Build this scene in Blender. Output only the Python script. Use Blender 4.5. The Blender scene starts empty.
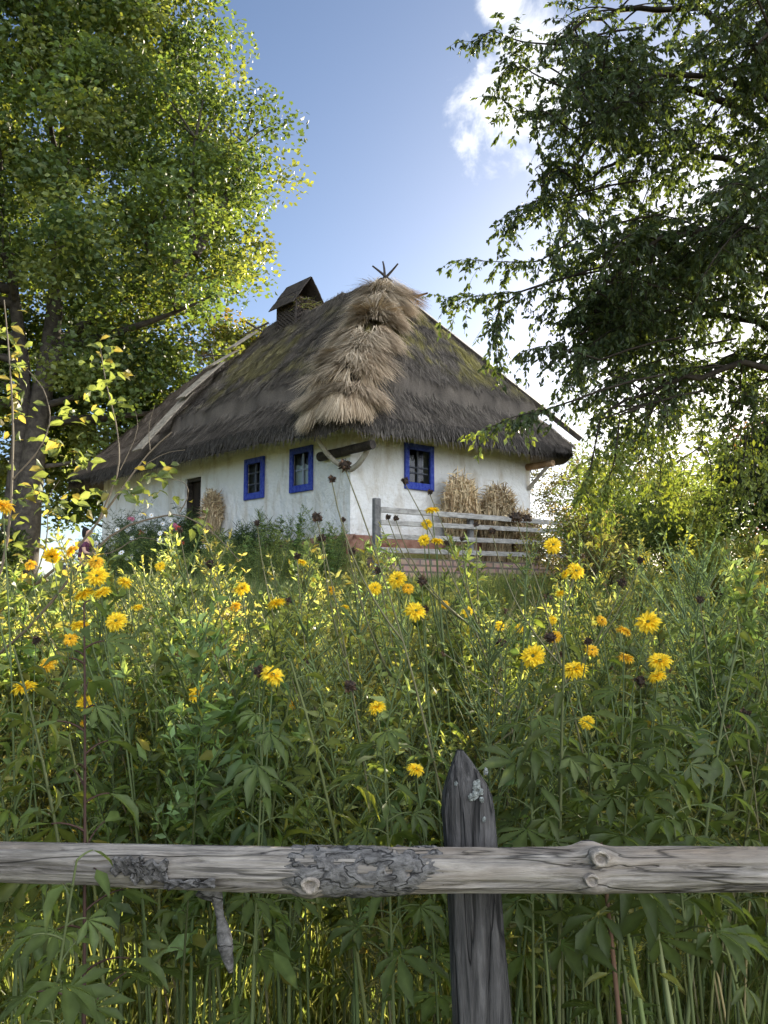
import bpy, math, random
import numpy as np
from mathutils import Vector, Matrix

rng = np.random.default_rng(11)
random.seed(11)
C = bpy.context.scene.collection
PI = math.pi
scene = bpy.context.scene

# ------------------------------------------------------------------ camera geometry
F_PX, CAM_Z, PITCH = 800.0, 1.6, math.atan(88 / 800)
_F = np.array([0, math.cos(PITCH), math.sin(PITCH)])
_U = np.array([0, -math.sin(PITCH), math.cos(PITCH)])


def at(px, py, Y):
    """world point at depth Y on the line of sight of a photo pixel"""
    d = _F + np.array([(px - 384) / F_PX, 0, 0]) + _U * ((512 - py) / F_PX)
    return np.array([0, 0, CAM_Z]) + d * (Y / d[1])


# ------------------------------------------------------------------ small maths
def ss(a, b, t):
    t = np.clip((np.asarray(t, float) - a) / (b - a), 0, 1)
    return t * t * (3 - 2 * t)


def _hash(ix, iy, iz):
    n = np.sin(ix * 127.1 + iy * 311.7 + iz * 74.7) * 43758.5453
    return n - np.floor(n)


def vnoise(p):
    p = np.asarray(p, float)
    i = np.floor(p); f = p - i; f = f * f * (3 - 2 * f)
    r = 0
    for dx in (0, 1):
        for dy in (0, 1):
            for dz in (0, 1):
                w = (f[..., 0] if dx else 1 - f[..., 0]) * (f[..., 1] if dy else 1 - f[..., 1]) * (f[..., 2] if dz else 1 - f[..., 2])
                r = r + w * _hash(i[..., 0] + dx, i[..., 1] + dy, i[..., 2] + dz)
    return r


def fbm(p, o=3):
    p = np.asarray(p, float); r = 0; a = .5; s = 0
    for k in range(o):
        r = r + a * vnoise(p * 2 ** k + 17.3 * k); s += a; a *= .5
    return r / s


def nrm(v):
    v = np.asarray(v, float)
    return v / np.maximum(np.linalg.norm(v, axis=-1, keepdims=True), 1e-9)


# ------------------------------------------------------------------ the cottage frame
HC = np.array([-0.68, 16.0])                     # near corner
HU = np.array([-math.sin(math.radians(44)), math.cos(math.radians(44))])   # along the long wall, away
HV = np.array([math.sin(math.radians(51)), math.cos(math.radians(51))])    # along the end wall, away
HW, HL, OV = 5.5, 11.3, 0.85
_M = np.linalg.inv(np.stack([HU, HV], 1))
BASE = 2.6


def H(a, b, z):
    a, b, z = np.broadcast_arrays(np.asarray(a, float), np.asarray(b, float), np.asarray(z, float))
    return np.stack([HC[0] + a * HU[0] + b * HV[0], HC[1] + a * HU[1] + b * HV[1], z], -1)


def hlocal(x, y):
    q = np.stack([x - HC[0], y - HC[1]], -1) @ _M.T
    return q[..., 0], q[..., 1]


def tz(x, y):
    x = np.asarray(x, float); y = np.asarray(y, float)
    base = 1.75 * ss(2.0, 14, y) + .5 * ss(14, 26, y) - 3.4 * ss(34, 130, y)
    a, b = hlocal(x, y)
    da = np.maximum(np.maximum(-a, a - HL), 0); db = np.maximum(np.maximum(-b, b - HW), 0)
    d = np.hypot(da, db)
    base = base + (BASE - base) * (1 - ss(.2, 1.15, d))
    n = fbm(np.stack([x * .45, y * .45, x * 0 + 3.1], -1), 3) - .5
    return base + n * .22 * ss(1.2, 3, y) * (1 - .8 * (1 - ss(.1, 1.5, d)))


# ------------------------------------------------------------------ mesh building
class MB:
    def __init__(self):
        self.v, self.f, self.c, self.m, self.n = [], [], [], [], 0

    def add(self, V, F, col=(.5, .5, .5), mat=0):
        V = np.asarray(V, float).reshape(-1, 3); F = np.asarray(F, int)
        if len(V) == 0: return self
        col = np.asarray(col, float)
        if col.ndim == 1: col = np.tile(col, (len(V), 1))
        self.v.append(V); self.c.append(col); self.f.append(F + self.n); self.m.append(np.full(len(F), mat)); self.n += len(V)
        return self

    def box(self, P0, ax, ay, az, **k):
        """box centred on P0 with half-axis vectors"""
        P0, ax, ay, az = [np.asarray(q, float) for q in (P0, ax, ay, az)]
        V = [P0 + sx * ax + sy * ay + sz * az for sz in (-1, 1) for sy in (-1, 1) for sx in (-1, 1)]
        F = [[0, 2, 3, 1], [4, 5, 7, 6], [0, 1, 5, 4], [2, 6, 7, 3], [0, 4, 6, 2], [1, 3, 7, 5]]
        return self.add(V, F, **k)

    def tube(self, pts, rad, sides=6, wob=0.0, cap=True, **k):
        pts = np.asarray(pts, float); n = len(pts)
        rad = np.broadcast_to(np.asarray(rad, float), (n,))
        t = nrm(np.gradient(pts, axis=0))
        ref = np.where(np.abs(t[:, 2:3]) > .9, np.array([[1., 0, 0]]), np.array([[0, 0, 1.]]))
        ref = np.tile(ref[n // 2], (n, 1))
        s = nrm(np.cross(t, ref)); u = np.cross(s, t)
        th = np.linspace(0, 2 * PI, sides, endpoint=False)
        ring = (np.cos(th)[None, :, None] * s[:, None] + np.sin(th)[None, :, None] * u[:, None])
        r = rad[:, None, None]
        V = pts[:, None] + ring * r
        if wob:
            nn = fbm(V / max(rad.max(), 1e-4) * .7, 3) - .5
            V = pts[:, None] + ring * (r * (1 + wob * nn[..., None]))
        F = []
        i = np.arange(n - 1)[:, None] * sides; j = np.arange(sides)[None]; j2 = (j + 1) % sides
        F = np.stack([i + j, i + j2, i + sides + j2, i + sides + j], -1).reshape(-1, 4)
        self.add(V.reshape(-1, 3), F, **k)
        if cap:
            for e in (0, n - 1):
                cv = np.vstack([V[e], pts[e][None]])
                jj = np.arange(sides)
                T = np.stack([jj, (jj + 1) % sides, np.full(sides, sides)], -1)
                if e == 0: T = T[:, ::-1]
                self.add(cv, T, **k)
        return self

    def scatter(self, TV, TF, P, D, N, S, col, mat=0):
        """a template (x width, y length, z normal) set at P along D with normal N"""
        P = np.asarray(P, float); n = len(P)
        if n == 0: return self
        D = nrm(D); X = nrm(np.cross(D, N)); Z = np.cross(X, D)
        S = np.asarray(S, float)
        if S.ndim == 1: S = np.stack([S, S, S], -1)
        TV = np.asarray(TV, float); TF = np.asarray(TF, int)
        V = (P[:, None] + (TV[None, :, 0:1] * S[:, None, 0:1]) * X[:, None] + (TV[None, :, 1:2] * S[:, None, 1:2]) * D[:, None]
             + (TV[None, :, 2:3] * S[:, None, 2:3]) * Z[:, None])
        F = TF[None] + (np.arange(n) * len(TV))[:, None, None]
        col = np.asarray(col, float)
        if col.ndim == 1: col = np.tile(col, (n, 1))
        cc = np.repeat(col, len(TV), 0)
        if len(TV) % 8 == 0: cc = cc * np.tile([1.35, .92, 1.3, .92, .85, 1.2, .85, .8], n * len(TV) // 8)[:, None]
        return self.add(V.reshape(-1, 3), F.reshape(-1, TF.shape[1]), cc, mat)

    def data(self):
        return np.vstack(self.v), self.f, np.vstack(self.c), self.m

    def copy_of(self, proto, P, rot, sc, tint=None):
        """many turned and scaled copies of another MB, all in this one mesh (for uncountable growth)"""
        V, Fs, Cc, Ms = proto.data()
        P = np.asarray(P, float); n = len(P)
        c, s = np.cos(rot)[:, None], np.sin(rot)[:, None]
        sc = np.asarray(sc, float)
        if sc.ndim == 1: sc = np.stack([sc, sc, sc], -1)
        x = V[None, :, 0] * sc[:, 0:1]; y = V[None, :, 1] * sc[:, 1:2]; z = V[None, :, 2] * sc[:, 2:3]
        W = np.stack([P[:, 0:1] + x * c - y * s, P[:, 1:2] + x * s + y * c, P[:, 2:3] + z], -1).reshape(-1, 3)
        cc = np.tile(Cc[None], (n, 1, 1))
        if tint is not None: cc = cc * tint[:, None, :]
        self.v.append(W); self.c.append(cc.reshape(-1, 3))
        off = (np.arange(n) * len(V))[:, None, None]
        for f, m in zip(Fs, Ms):
            self.f.append((f[None] + off).reshape(-1, f.shape[1]) + self.n); self.m.append(np.tile(m, n))
        self.n += n * len(V)
        return self

    def mesh(self, name, mats, origin=(0, 0, 0), smooth=False):
        V = np.vstack(self.v) - np.asarray(origin, float)
        me = bpy.data.meshes.new(name)
        lt = np.concatenate([np.full(len(f), f.shape[1]) for f in self.f])
        li = np.concatenate([f.ravel() for f in self.f])
        me.vertices.add(len(V)); me.vertices.foreach_set('co', V.ravel().astype(np.float32))
        me.loops.add(len(li)); me.loops.foreach_set('vertex_index', li.astype(np.int32))
        me.polygons.add(len(lt))
        me.polygons.foreach_set('loop_start', (np.cumsum(lt) - lt).astype(np.int32))
        me.polygons.foreach_set('loop_total', lt.astype(np.int32))
        for m in (mats if isinstance(mats, (list, tuple)) else [mats]): me.materials.append(m)
        me.polygons.foreach_set('material_index', np.concatenate(self.m).astype(np.int32))
        me.polygons.foreach_set('use_smooth', np.full(len(lt), smooth))
        ca = me.color_attributes.new('Col', 'FLOAT_COLOR', 'POINT')
        cc = np.vstack(self.c); ca.data.foreach_set('color', np.hstack([cc, np.ones((len(cc), 1))]).ravel().astype(np.float32))
        me.update(calc_edges=True); me.validate()
        return me

    def build(self, name, mats, parent=None, origin=(0, 0, 0), smooth=False):
        root = parent
        while root is not None and root.parent is not None: root = root.parent
        off = np.array(root.location) if root is not None else np.asarray(origin, float)
        o = bpy.data.objects.new(name, self.mesh(name, mats, off, smooth)); C.objects.link(o)
        if parent is not None: o.parent = parent
        else: o.location = off
        return o


def thing(name, label, cat, loc, group=None):
    o = bpy.data.objects.new(name, None); C.objects.link(o); o.location = [float(q) for q in loc]
    o.empty_display_size = .2
    return tag(o, label, cat, group)


def tag(o, label=None, cat=None, group=None, kind=None):
    if label: o['label'] = label
    if cat: o['category'] = cat
    if group: o['group'] = group
    if kind: o['kind'] = kind
    return o


# ------------------------------------------------------------------ materials
def new_mat(name):
    m = bpy.data.materials.new(name); m.use_nodes = True
    nt = m.node_tree; b = nt.nodes['Principled BSDF']
    return m, nt, b


def nd(nt, typ, **k):
    n = nt.nodes.new(typ)
    for q, v in k.items():
        if q in n.inputs: n.inputs[q].default_value = v
        else: setattr(n, q, v)
    return n


def leaf_mat(name, trans=.5, warm=(1.9, 1.75, .55), rough=.5):
    m, nt, b = new_mat(name); L = nt.links.new
    at_ = nd(nt, 'ShaderNodeAttribute', attribute_name='Col')
    b.inputs['Roughness'].default_value = rough
    b.inputs['Specular IOR Level'].default_value = .35
    tcl = nd(nt, 'ShaderNodeTexCoord'); nl_ = nd(nt, 'ShaderNodeTexNoise', Scale=55., Detail=4., Roughness=.6); L(tcl.outputs['Object'], nl_.inputs['Vector'])
    ml_ = nd(nt, 'ShaderNodeMapRange'); ml_.inputs[1].default_value = .3; ml_.inputs[2].default_value = .7; ml_.inputs[3].default_value = .72; ml_.inputs[4].default_value = 1.28; L(nl_.outputs[0], ml_.inputs[0])
    sl_ = nd(nt, 'ShaderNodeVectorMath', operation='SCALE'); L(at_.outputs['Color'], sl_.inputs[0]); L(ml_.outputs[0], sl_.inputs['Scale'])
    L(sl_.outputs[0], b.inputs['Base Color'])
    tr = nd(nt, 'ShaderNodeBsdfTranslucent')
    mu = nd(nt, 'ShaderNodeMix', data_type='RGBA', blend_type='MULTIPLY'); mu.inputs[0].default_value = 1
    L(at_.outputs['Color'], mu.inputs[6]); mu.inputs[7].default_value = (*warm, 1)
    L(mu.outputs[2], tr.inputs['Color'])
    mx = nd(nt, 'ShaderNodeMixShader'); mx.inputs[0].default_value = trans
    L(b.outputs[0], mx.inputs[1]); L(tr.outputs[0], mx.inputs[2])
    L(mx.outputs[0], nt.nodes['Material Output'].inputs['Surface'])
    return m


def col_mat(name, rough=.85, bump=0, bscale=20., vary=.0):
    m, nt, b = new_mat(name); L = nt.links.new
    at_ = nd(nt, 'ShaderNodeAttribute', attribute_name='Col')
    b.inputs['Roughness'].default_value = rough; b.inputs['Specular IOR Level'].default_value = .2
    tc = nd(nt, 'ShaderNodeTexCoord')
    no = nd(nt, 'ShaderNodeTexNoise', Scale=bscale, Detail=6., Roughness=.65); L(tc.outputs['Object'], no.inputs['Vector'])
    if vary:
        mr = nd(nt, 'ShaderNodeMapRange'); mr.inputs[1].default_value = .3; mr.inputs[2].default_value = .7
        mr.inputs[3].default_value = 1 - vary; mr.inputs[4].default_value = 1 + vary; L(no.outputs[0], mr.inputs[0])
        mu = nd(nt, 'ShaderNodeVectorMath', operation='SCALE'); L(at_.outputs['Color'], mu.inputs[0]); L(mr.outputs[0], mu.inputs['Scale'])
        L(mu.outputs[0], b.inputs['Base Color'])
    else: L(at_.outputs['Color'], b.inputs['Base Color'])
    if bump:
        bp = nd(nt, 'ShaderNodeBump', Strength=bump, Distance=.02); L(no.outputs[0], bp.inputs['Height']); L(bp.outputs[0], b.inputs['Normal'])
    return m


def wood_mat(name, c0, c1, scale=(2., 40., 40.), crack=.5, rough=.8, dist=.008, warm=None):
    """weathered wood: grain and cracks drawn out along the axis of small scale"""
    m, nt, b = new_mat(name); L = nt.links.new
    b.inputs['Roughness'].default_value = rough; b.inputs['Specular IOR Level'].default_value = .25
    tc = nd(nt, 'ShaderNodeTexCoord'); mp = nd(nt, 'ShaderNodeMapping'); mp.inputs['Scale'].default_value = scale
    L(tc.outputs['Object'], mp.inputs['Vector'])
    n1 = nd(nt, 'ShaderNodeTexNoise', Scale=1., Detail=8., Roughness=.7, Distortion=.6); L(mp.outputs[0], n1.inputs['Vector'])
    n2 = nd(nt, 'ShaderNodeTexNoise', Scale=5., Detail=4., Roughness=.6); L(tc.outputs['Object'], n2.inputs['Vector'])
    mp3 = nd(nt, 'ShaderNodeMapping'); mp3.inputs['Scale'].default_value = [q * .35 for q in scale]; L(tc.outputs['Object'], mp3.inputs['Vector'])
    v0 = nd(nt, 'ShaderNodeTexNoise', Scale=1., Detail=2.5, Roughness=.5, Distortion=.4); L(mp3.outputs[0], v0.inputs['Vector'])
    v1 = nd(nt, 'ShaderNodeMath', operation='SUBTRACT'); L(v0.outputs[0], v1.inputs[0]); v1.inputs[1].default_value = .5
    vo = nd(nt, 'ShaderNodeMath', operation='ABSOLUTE'); L(v1.outputs[0], vo.inputs[0])
    cr = nd(nt, 'ShaderNodeValToRGB'); cr.color_ramp.elements[0].position = .35; cr.color_ramp.elements[1].position = .68
    cr.color_ramp.elements[0].color = (*c0, 1); cr.color_ramp.elements[1].color = (*c1, 1); L(n1.outputs[0], cr.inputs[0])
    ck = nd(nt, 'ShaderNodeMapRange'); ck.inputs[1].default_value = .0; ck.inputs[2].default_value = .022
    ck.inputs[3].default_value = 1 - crack; ck.inputs[4].default_value = 1; L(vo.outputs[0], ck.inputs[0])
    pr = nd(nt, 'ShaderNodeMapRange'); pr.inputs[1].default_value = .3; pr.inputs[2].default_value = .7
    pr.inputs[3].default_value = .72; pr.inputs[4].default_value = 1.2; L(n2.outputs[0], pr.inputs[0])
    mm = nd(nt, 'ShaderNodeMath', operation='MULTIPLY'); L(ck.outputs[0], mm.inputs[0]); L(pr.outputs[0], mm.inputs[1])
    last = cr.outputs[0]
    if warm:
        wm = nd(nt, 'ShaderNodeMix', data_type='RGBA'); wr = nd(nt, 'ShaderNodeMapRange'); wr.inputs[1].default_value = .5; wr.inputs[2].default_value = .7; wr.inputs[4].default_value = .7
        n4 = nd(nt, 'ShaderNodeTexNoise', Scale=3.3, Detail=3.); mp4 = nd(nt, 'ShaderNodeMapping'); mp4.inputs['Location'].default_value = (5, 2, 9); mp4.inputs['Scale'].default_value = [max(.4, q * .05) for q in scale]
        L(tc.outputs['Object'], mp4.inputs[0]); L(mp4.outputs[0], n4.inputs['Vector']); L(n4.outputs[0], wr.inputs[0]); L(wr.outputs[0], wm.inputs[0])
        L(last, wm.inputs[6]); wm.inputs[7].default_value = (*warm, 1); last = wm.outputs[2]
    vm = nd(nt, 'ShaderNodeVectorMath', operation='SCALE'); L(last, vm.inputs[0]); L(mm.outputs[0], vm.inputs['Scale'])
    L(vm.outputs[0], b.inputs['Base Color'])
    ad = nd(nt, 'ShaderNodeMath', operation='MULTIPLY'); L(n1.outputs[0], ad.inputs[0]); L(ck.outputs[0], ad.inputs[1])
    bp = nd(nt, 'ShaderNodeBump', Strength=.9, Distance=dist); L(ad.outputs[0], bp.inputs['Height']); L(bp.outputs[0], b.inputs['Normal'])
    return m


def flat_mat(name, c, rough=.6, bump=0., bscale=30., c2=None, vscale=4., spec=.3):
    m, nt, b = new_mat(name); L = nt.links.new
    b.inputs['Base Color'].default_value = (*c, 1); b.inputs['Roughness'].default_value = rough; b.inputs['Specular IOR Level'].default_value = spec
    tc = nd(nt, 'ShaderNodeTexCoord')
    if c2:
        n = nd(nt, 'ShaderNodeTexNoise', Scale=vscale, Detail=6., Roughness=.6); L(tc.outputs['Object'], n.inputs['Vector'])
        cr = nd(nt, 'ShaderNodeValToRGB'); cr.color_ramp.elements[0].position = .38; cr.color_ramp.elements[1].position = .66
        cr.color_ramp.elements[0].color = (*c, 1); cr.color_ramp.elements[1].color = (*c2, 1); L(n.outputs[0], cr.inputs[0]); L(cr.outputs[0], b.inputs['Base Color'])
    if bump:
        n = nd(nt, 'ShaderNodeTexNoise', Scale=bscale, Detail=5.); L(tc.outputs['Object'], n.inputs['Vector'])
        bp = nd(nt, 'ShaderNodeBump', Strength=bump, Distance=.03); L(n.outputs[0], bp.inputs['Height']); L(bp.outputs[0], b.inputs['Normal'])
    return m


M_LEAF = leaf_mat('meadow leaf', .55, (2.15, 2.0, .95))
M_TREELEAF = leaf_mat('tree leaf', .5, (1.85, 1.65, .6), .45)
M_PETAL = leaf_mat('petal', .35, (1.2, 1.1, .8), .6)
M_STEM = col_mat('stem', .7)
M_BARK = flat_mat('bark', (.035, .029, .023), .9, .8, 14., (.085, .073, .058), 5.)
M_TWIG = flat_mat('twig', (.025, .02, .016), .9, .3, 60., (.055, .045, .034), 12., .1)
M_THATCH = col_mat('thatch', .9, .5, 30., .25)
M_BLADE = col_mat('thatch straw', .85)
M_STRAW = col_mat('straw', .75)
m, nt, b = new_mat('limewash'); M_LIME = m; L = nt.links.new
tc = nd(nt, 'ShaderNodeTexCoord'); mp = nd(nt, 'ShaderNodeMapping'); mp.inputs['Scale'].default_value = (2.6, 2.6, .7); L(tc.outputs['Object'], mp.inputs[0])
n1 = nd(nt, 'ShaderNodeTexNoise', Scale=1., Detail=9., Roughness=.68, Distortion=.5); L(mp.outputs[0], n1.inputs['Vector'])
n2 = nd(nt, 'ShaderNodeTexNoise', Scale=1.7, Detail=5., Roughness=.6); L(tc.outputs['Object'], n2.inputs['Vector'])
n3 = nd(nt, 'ShaderNodeTexNoise', Scale=26., Detail=4., Roughness=.7); L(tc.outputs['Object'], n3.inputs['Vector'])
cr = nd(nt, 'ShaderNodeValToRGB'); e = cr.color_ramp.elements; e[0].position = .30; e[0].color = (.56, .50, .40, 1); e[1].position = .50; e[1].color = (.79, .775, .73, 1); L(n1.outputs[0], cr.inputs[0])
L(cr.outputs[0], b.inputs['Base Color']); b.inputs['Roughness'].default_value = .92; b.inputs['Specular IOR Level'].default_value = .1
ma = nd(nt, 'ShaderNodeMath', operation='MULTIPLY_ADD'); L(n3.outputs[0], ma.inputs[0]); ma.inputs[1].default_value = .12; L(n2.outputs[0], ma.inputs[2])
bp = nd(nt, 'ShaderNodeBump', Strength=.8, Distance=.18); L(ma.outputs[0], bp.inputs['Height']); L(bp.outputs[0], b.inputs['Normal'])
M_CLAY = flat_mat('red clay', (.22, .10, .065), .95, .5, 12., (.33, .19, .13), 6.)
M_BLUE = flat_mat('blue paint', (.012, .032, .31), .6, .4, 60., (.07, .11, .42), 16.)
M_DARKWOOD = wood_mat('dark wood', (.025, .02, .016), (.075, .06, .048), (8., 8., 8.))
M_DOOR = wood_mat('door wood', (.02, .014, .01), (.05, .036, .026), (25., 25., 2.))
M_BOARD = wood_mat('roof board', (.22, .18, .135), (.42, .36, .27), (9., 9., 9.), .3)
M_GREYBOARD = wood_mat('grey roof board', (.13, .125, .12), (.25, .24, .225), (9., 9., 9.), .3)
M_RAIL = wood_mat('terrace rail wood', (.30, .28, .25), (.56, .53, .48), (5., 5., 40.), .4)
M_LOG = wood_mat('barked log', (.12, .105, .088), (.40, .36, .305), (5., 60., 60.), .75, .85, .010, (.27, .21, .15))
M_POST = wood_mat('old post', (.03, .028, .026), (.135, .126, .118), (60., 60., 4.), .8, .88, .014)
M_OLDBARK = wood_mat('old bark', (.065, .06, .055), (.27, .255, .235), (40., 70., 70.), .8, .95, .012)
M_LICHEN = flat_mat('lichen', (.16, .17, .155), .95, .9, 120., (.36, .38, .35), 130.)
M_ORANGEWOOD = wood_mat('fresh wood', (.32, .19, .10), (.48, .33, .2), (5., 5., 5.), .2)
M_PALEBRANCH = wood_mat('peeled branch', (.30, .26, .20), (.46, .42, .34), (12., 12., 6.), .2)

# glass of the little panes
m, nt, b = new_mat('old glass'); M_GLASS = m
gl = nd(nt, 'ShaderNodeBsdfGlossy'); gl.inputs['Roughness'].default_value = .04
tp = nd(nt, 'ShaderNodeBsdfTransparent'); tp.inputs['Color'].default_value = (.75, .8, .78, 1)
fr = nd(nt, 'ShaderNodeFresnel'); fr.inputs[0].default_value = 1.5
mx = nd(nt, 'ShaderNodeMixShader'); nt.links.new(fr.outputs[0], mx.inputs[0]); nt.links.new(tp.outputs[0], mx.inputs[1]); nt.links.new(gl.outputs[0], mx.inputs[2])
nt.links.new(mx.outputs[0], nt.nodes['Material Output'].inputs['Surface'])
M_CURTAIN = flat_mat('white cotton', (.88, .88, .87), .9, .2, 30.)

# ground
m, nt, b = new_mat('meadow ground'); M_GROUND = m; L = nt.links.new
tc = nd(nt, 'ShaderNodeTexCoord')
n1 = nd(nt, 'ShaderNodeTexNoise', Scale=.9, Detail=6., Roughness=.6); n2 = nd(nt, 'ShaderNodeTexNoise', Scale=14., Detail=8., Roughness=.7)
for n in (n1, n2): L(tc.outputs['Object'], n.inputs['Vector'])
cr = nd(nt, 'ShaderNodeValToRGB'); e = cr.color_ramp.elements
e[0].position = .34; e[0].color = (.10, .105, .03, 1); e[1].position = .62; e[1].color = (.30, .26, .11, 1)
x = e.new(.48); x.color = (.18, .175, .055, 1)
mxx = nd(nt, 'ShaderNodeMath', operation='ADD'); sc_ = nd(nt, 'ShaderNodeMath', operation='MULTIPLY'); sc_.inputs[1].default_value = .5
L(n1.outputs[0], mxx.inputs[0]); L(n2.outputs[0], mxx.inputs[1]); L(mxx.outputs[0], sc_.inputs[0]); L(sc_.outputs[0], cr.inputs[0]); L(cr.outputs[0], b.inputs['Base Color'])
b.inputs['Roughness'].default_value = .95; b.inputs['Specular IOR Level'].default_value = .1
bp = nd(nt, 'ShaderNodeBump', Strength=.8, Distance=.05); L(n2.outputs[0], bp.inputs['Height']); L(bp.outputs[0], b.inputs['Normal'])
M_PATH = flat_mat('trodden path', (.24, .225, .20), .95, .5, 18., (.34, .32, .29), 3.)

# clay bricks of the terrace wall
m, nt, b = new_mat('clay brick'); M_BRICK = m; L = nt.links.new
uv = nd(nt, 'ShaderNodeAttribute', attribute_name='Col')
bt = nd(nt, 'ShaderNodeTexBrick'); bt.inputs['Color1'].default_value = (.30, .16, .10, 1); bt.inputs['Color2'].default_value = (.42, .26, .17, 1); bt.inputs['Mortar'].default_value = (.15, .11, .08, 1)
bt.inputs['Scale'].default_value = 1.; bt.inputs['Mortar Size'].default_value = .02; bt.inputs['Brick Width'].default_value = .3; bt.inputs['Row Height'].default_value = .13
sv = nd(nt, 'ShaderNodeVectorMath', operation='SCALE'); sv.inputs['Scale'].default_value = 10.; L(uv.outputs['Vector'], sv.inputs[0]); L(sv.outputs[0], bt.inputs['Vector'])
tc = nd(nt, 'ShaderNodeTexCoord'); nn = nd(nt, 'ShaderNodeTexNoise', Scale=9., Detail=6.); L(tc.outputs['Object'], nn.inputs['Vector'])
mu = nd(nt, 'ShaderNodeMix', data_type='RGBA', blend_type='OVERLAY'); mu.inputs[0].default_value = .6; L(bt.outputs[0], mu.inputs[6]); L(nn.outputs[1], mu.inputs[7])
hs = nd(nt, 'ShaderNodeHueSaturation'); hs.inputs['Saturation'].default_value = .8; L(mu.outputs[2], hs.inputs['Color']); L(hs.outputs[0], b.inputs['Base Color'])
b.inputs['Roughness'].default_value = .95
bp = nd(nt, 'ShaderNodeBump', Strength=.7, Distance=.02); L(bt.outputs['Fac'], bp.inputs['Height']); bp.invert = True; L(bp.outputs[0], b.inputs['Normal'])

# ------------------------------------------------------------------ sky, sun, camera
SUN_AZ, SUN_EL = math.radians(27), math.radians(18)
w = bpy.data.worlds.new('World'); scene.world = w; w.use_nodes = True
nt = w.node_tree; L = nt.links.new; bg = nt.nodes['Background']
sky = nd(nt, 'ShaderNodeTexSky', sky_type='NISHITA', sun_disc=False); sky.sun_elevation = SUN_EL; sky.sun_rotation = SUN_AZ
sky.air_density = .72; sky.dust_density = .5; sky.ozone_density = 1.5
# a bright cumulus scrap up behind the right-hand tree, with a few wisps
tc = nd(nt, 'ShaderNodeTexCoord')
def cloud_mask(px, py, rad, stretch):
    d = nrm(at(px, py, 10.) - np.array([0, 0, CAM_Z]))
    su = nd(nt, 'ShaderNodeVectorMath', operation='SUBTRACT'); L(tc.outputs['Generated'], su.inputs[0]); su.inputs[1].default_value = d
    sc = nd(nt, 'ShaderNodeVectorMath', operation='MULTIPLY'); L(su.outputs[0], sc.inputs[0]); sc.inputs[1].default_value = [1 / (rad * q) for q in stretch]
    ln = nd(nt, 'ShaderNodeVectorMath', operation='LENGTH'); L(sc.outputs[0], ln.inputs[0])
    mr = nd(nt, 'ShaderNodeMapRange'); mr.inputs[1].default_value = 0.; mr.inputs[2].default_value = 1.; mr.inputs[3].default_value = 1.; mr.inputs[4].default_value = 0.
    L(ln.outputs['Value'], mr.inputs[0]); return mr.outputs[0]
ms = [cloud_mask(516, 100, .15, (.72, 1.4, .85)), cloud_mask(500, 2, .05, (.9, 1.2, .9)), cloud_mask(720, 300, .20, (1.2, 1.4, 1.))]
mxn = ms[0]
for q in ms[1:]:
    mm = nd(nt, 'ShaderNodeMath', operation='MAXIMUM'); L(mxn, mm.inputs[0]); L(q, mm.inputs[1]); mxn = mm.outputs[0]
no = nd(nt, 'ShaderNodeTexNoise', Scale=13., Detail=10., Roughness=.6, Distortion=.5); L(tc.outputs['Generated'], no.inputs['Vector'])
ad = nd(nt, 'ShaderNodeMath', operation='ADD'); nsc = nd(nt, 'ShaderNodeMath', operation='MULTIPLY'); nsc.inputs[1].default_value = 1.7; L(no.outputs[0], nsc.inputs[0]); L(mxn, ad.inputs[0]); L(nsc.outputs[0], ad.inputs[1])
mr = nd(nt, 'ShaderNodeMapRange'); mr.interpolation_type = 'SMOOTHSTEP'; mr.inputs[1].default_value = 1.18; mr.inputs[2].default_value = 1.58; mr.inputs[3].default_value = 0; mr.inputs[4].default_value = .85
L(ad.outputs[0], mr.inputs[0])
mix = nd(nt, 'ShaderNodeMix', data_type='RGBA'); L(mr.outputs[0], mix.inputs[0]); L(sky.outputs[0], mix.inputs[6]); mix.inputs[7].default_value = (7.6, 7.7, 7.8, 1)
# unseen bright cloud added opposite the sun as fill light for the walls
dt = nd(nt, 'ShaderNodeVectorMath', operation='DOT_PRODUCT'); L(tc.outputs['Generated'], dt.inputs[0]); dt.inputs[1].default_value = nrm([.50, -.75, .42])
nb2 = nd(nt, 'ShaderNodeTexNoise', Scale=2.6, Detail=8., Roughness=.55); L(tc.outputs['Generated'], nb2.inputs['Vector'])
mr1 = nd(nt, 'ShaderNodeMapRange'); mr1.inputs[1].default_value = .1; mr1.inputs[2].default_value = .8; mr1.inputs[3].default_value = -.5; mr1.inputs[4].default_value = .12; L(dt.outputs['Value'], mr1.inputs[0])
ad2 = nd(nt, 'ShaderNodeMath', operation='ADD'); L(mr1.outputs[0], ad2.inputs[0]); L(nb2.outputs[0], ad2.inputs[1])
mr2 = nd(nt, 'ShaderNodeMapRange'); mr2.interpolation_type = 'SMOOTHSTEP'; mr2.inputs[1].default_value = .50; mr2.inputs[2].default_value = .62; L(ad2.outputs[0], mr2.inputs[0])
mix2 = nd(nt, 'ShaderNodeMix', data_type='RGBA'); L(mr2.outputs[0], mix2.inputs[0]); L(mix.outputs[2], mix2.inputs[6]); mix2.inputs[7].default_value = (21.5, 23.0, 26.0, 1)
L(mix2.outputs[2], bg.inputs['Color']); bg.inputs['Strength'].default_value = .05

sl = bpy.data.lights.new('sun', 'SUN'); sl.energy = 5.0; sl.angle = math.radians(.55); sl.color = (1, .88, .67)
so = bpy.data.objects.new('sun', sl); C.objects.link(so); so.location = (20, 22, 30)
sd = Vector((math.sin(SUN_AZ) * math.cos(SUN_EL), math.cos(SUN_AZ) * math.cos(SUN_EL), math.sin(SUN_EL)))
so.rotation_euler = (-sd).to_track_quat('-Z', 'Y').to_euler()

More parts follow.
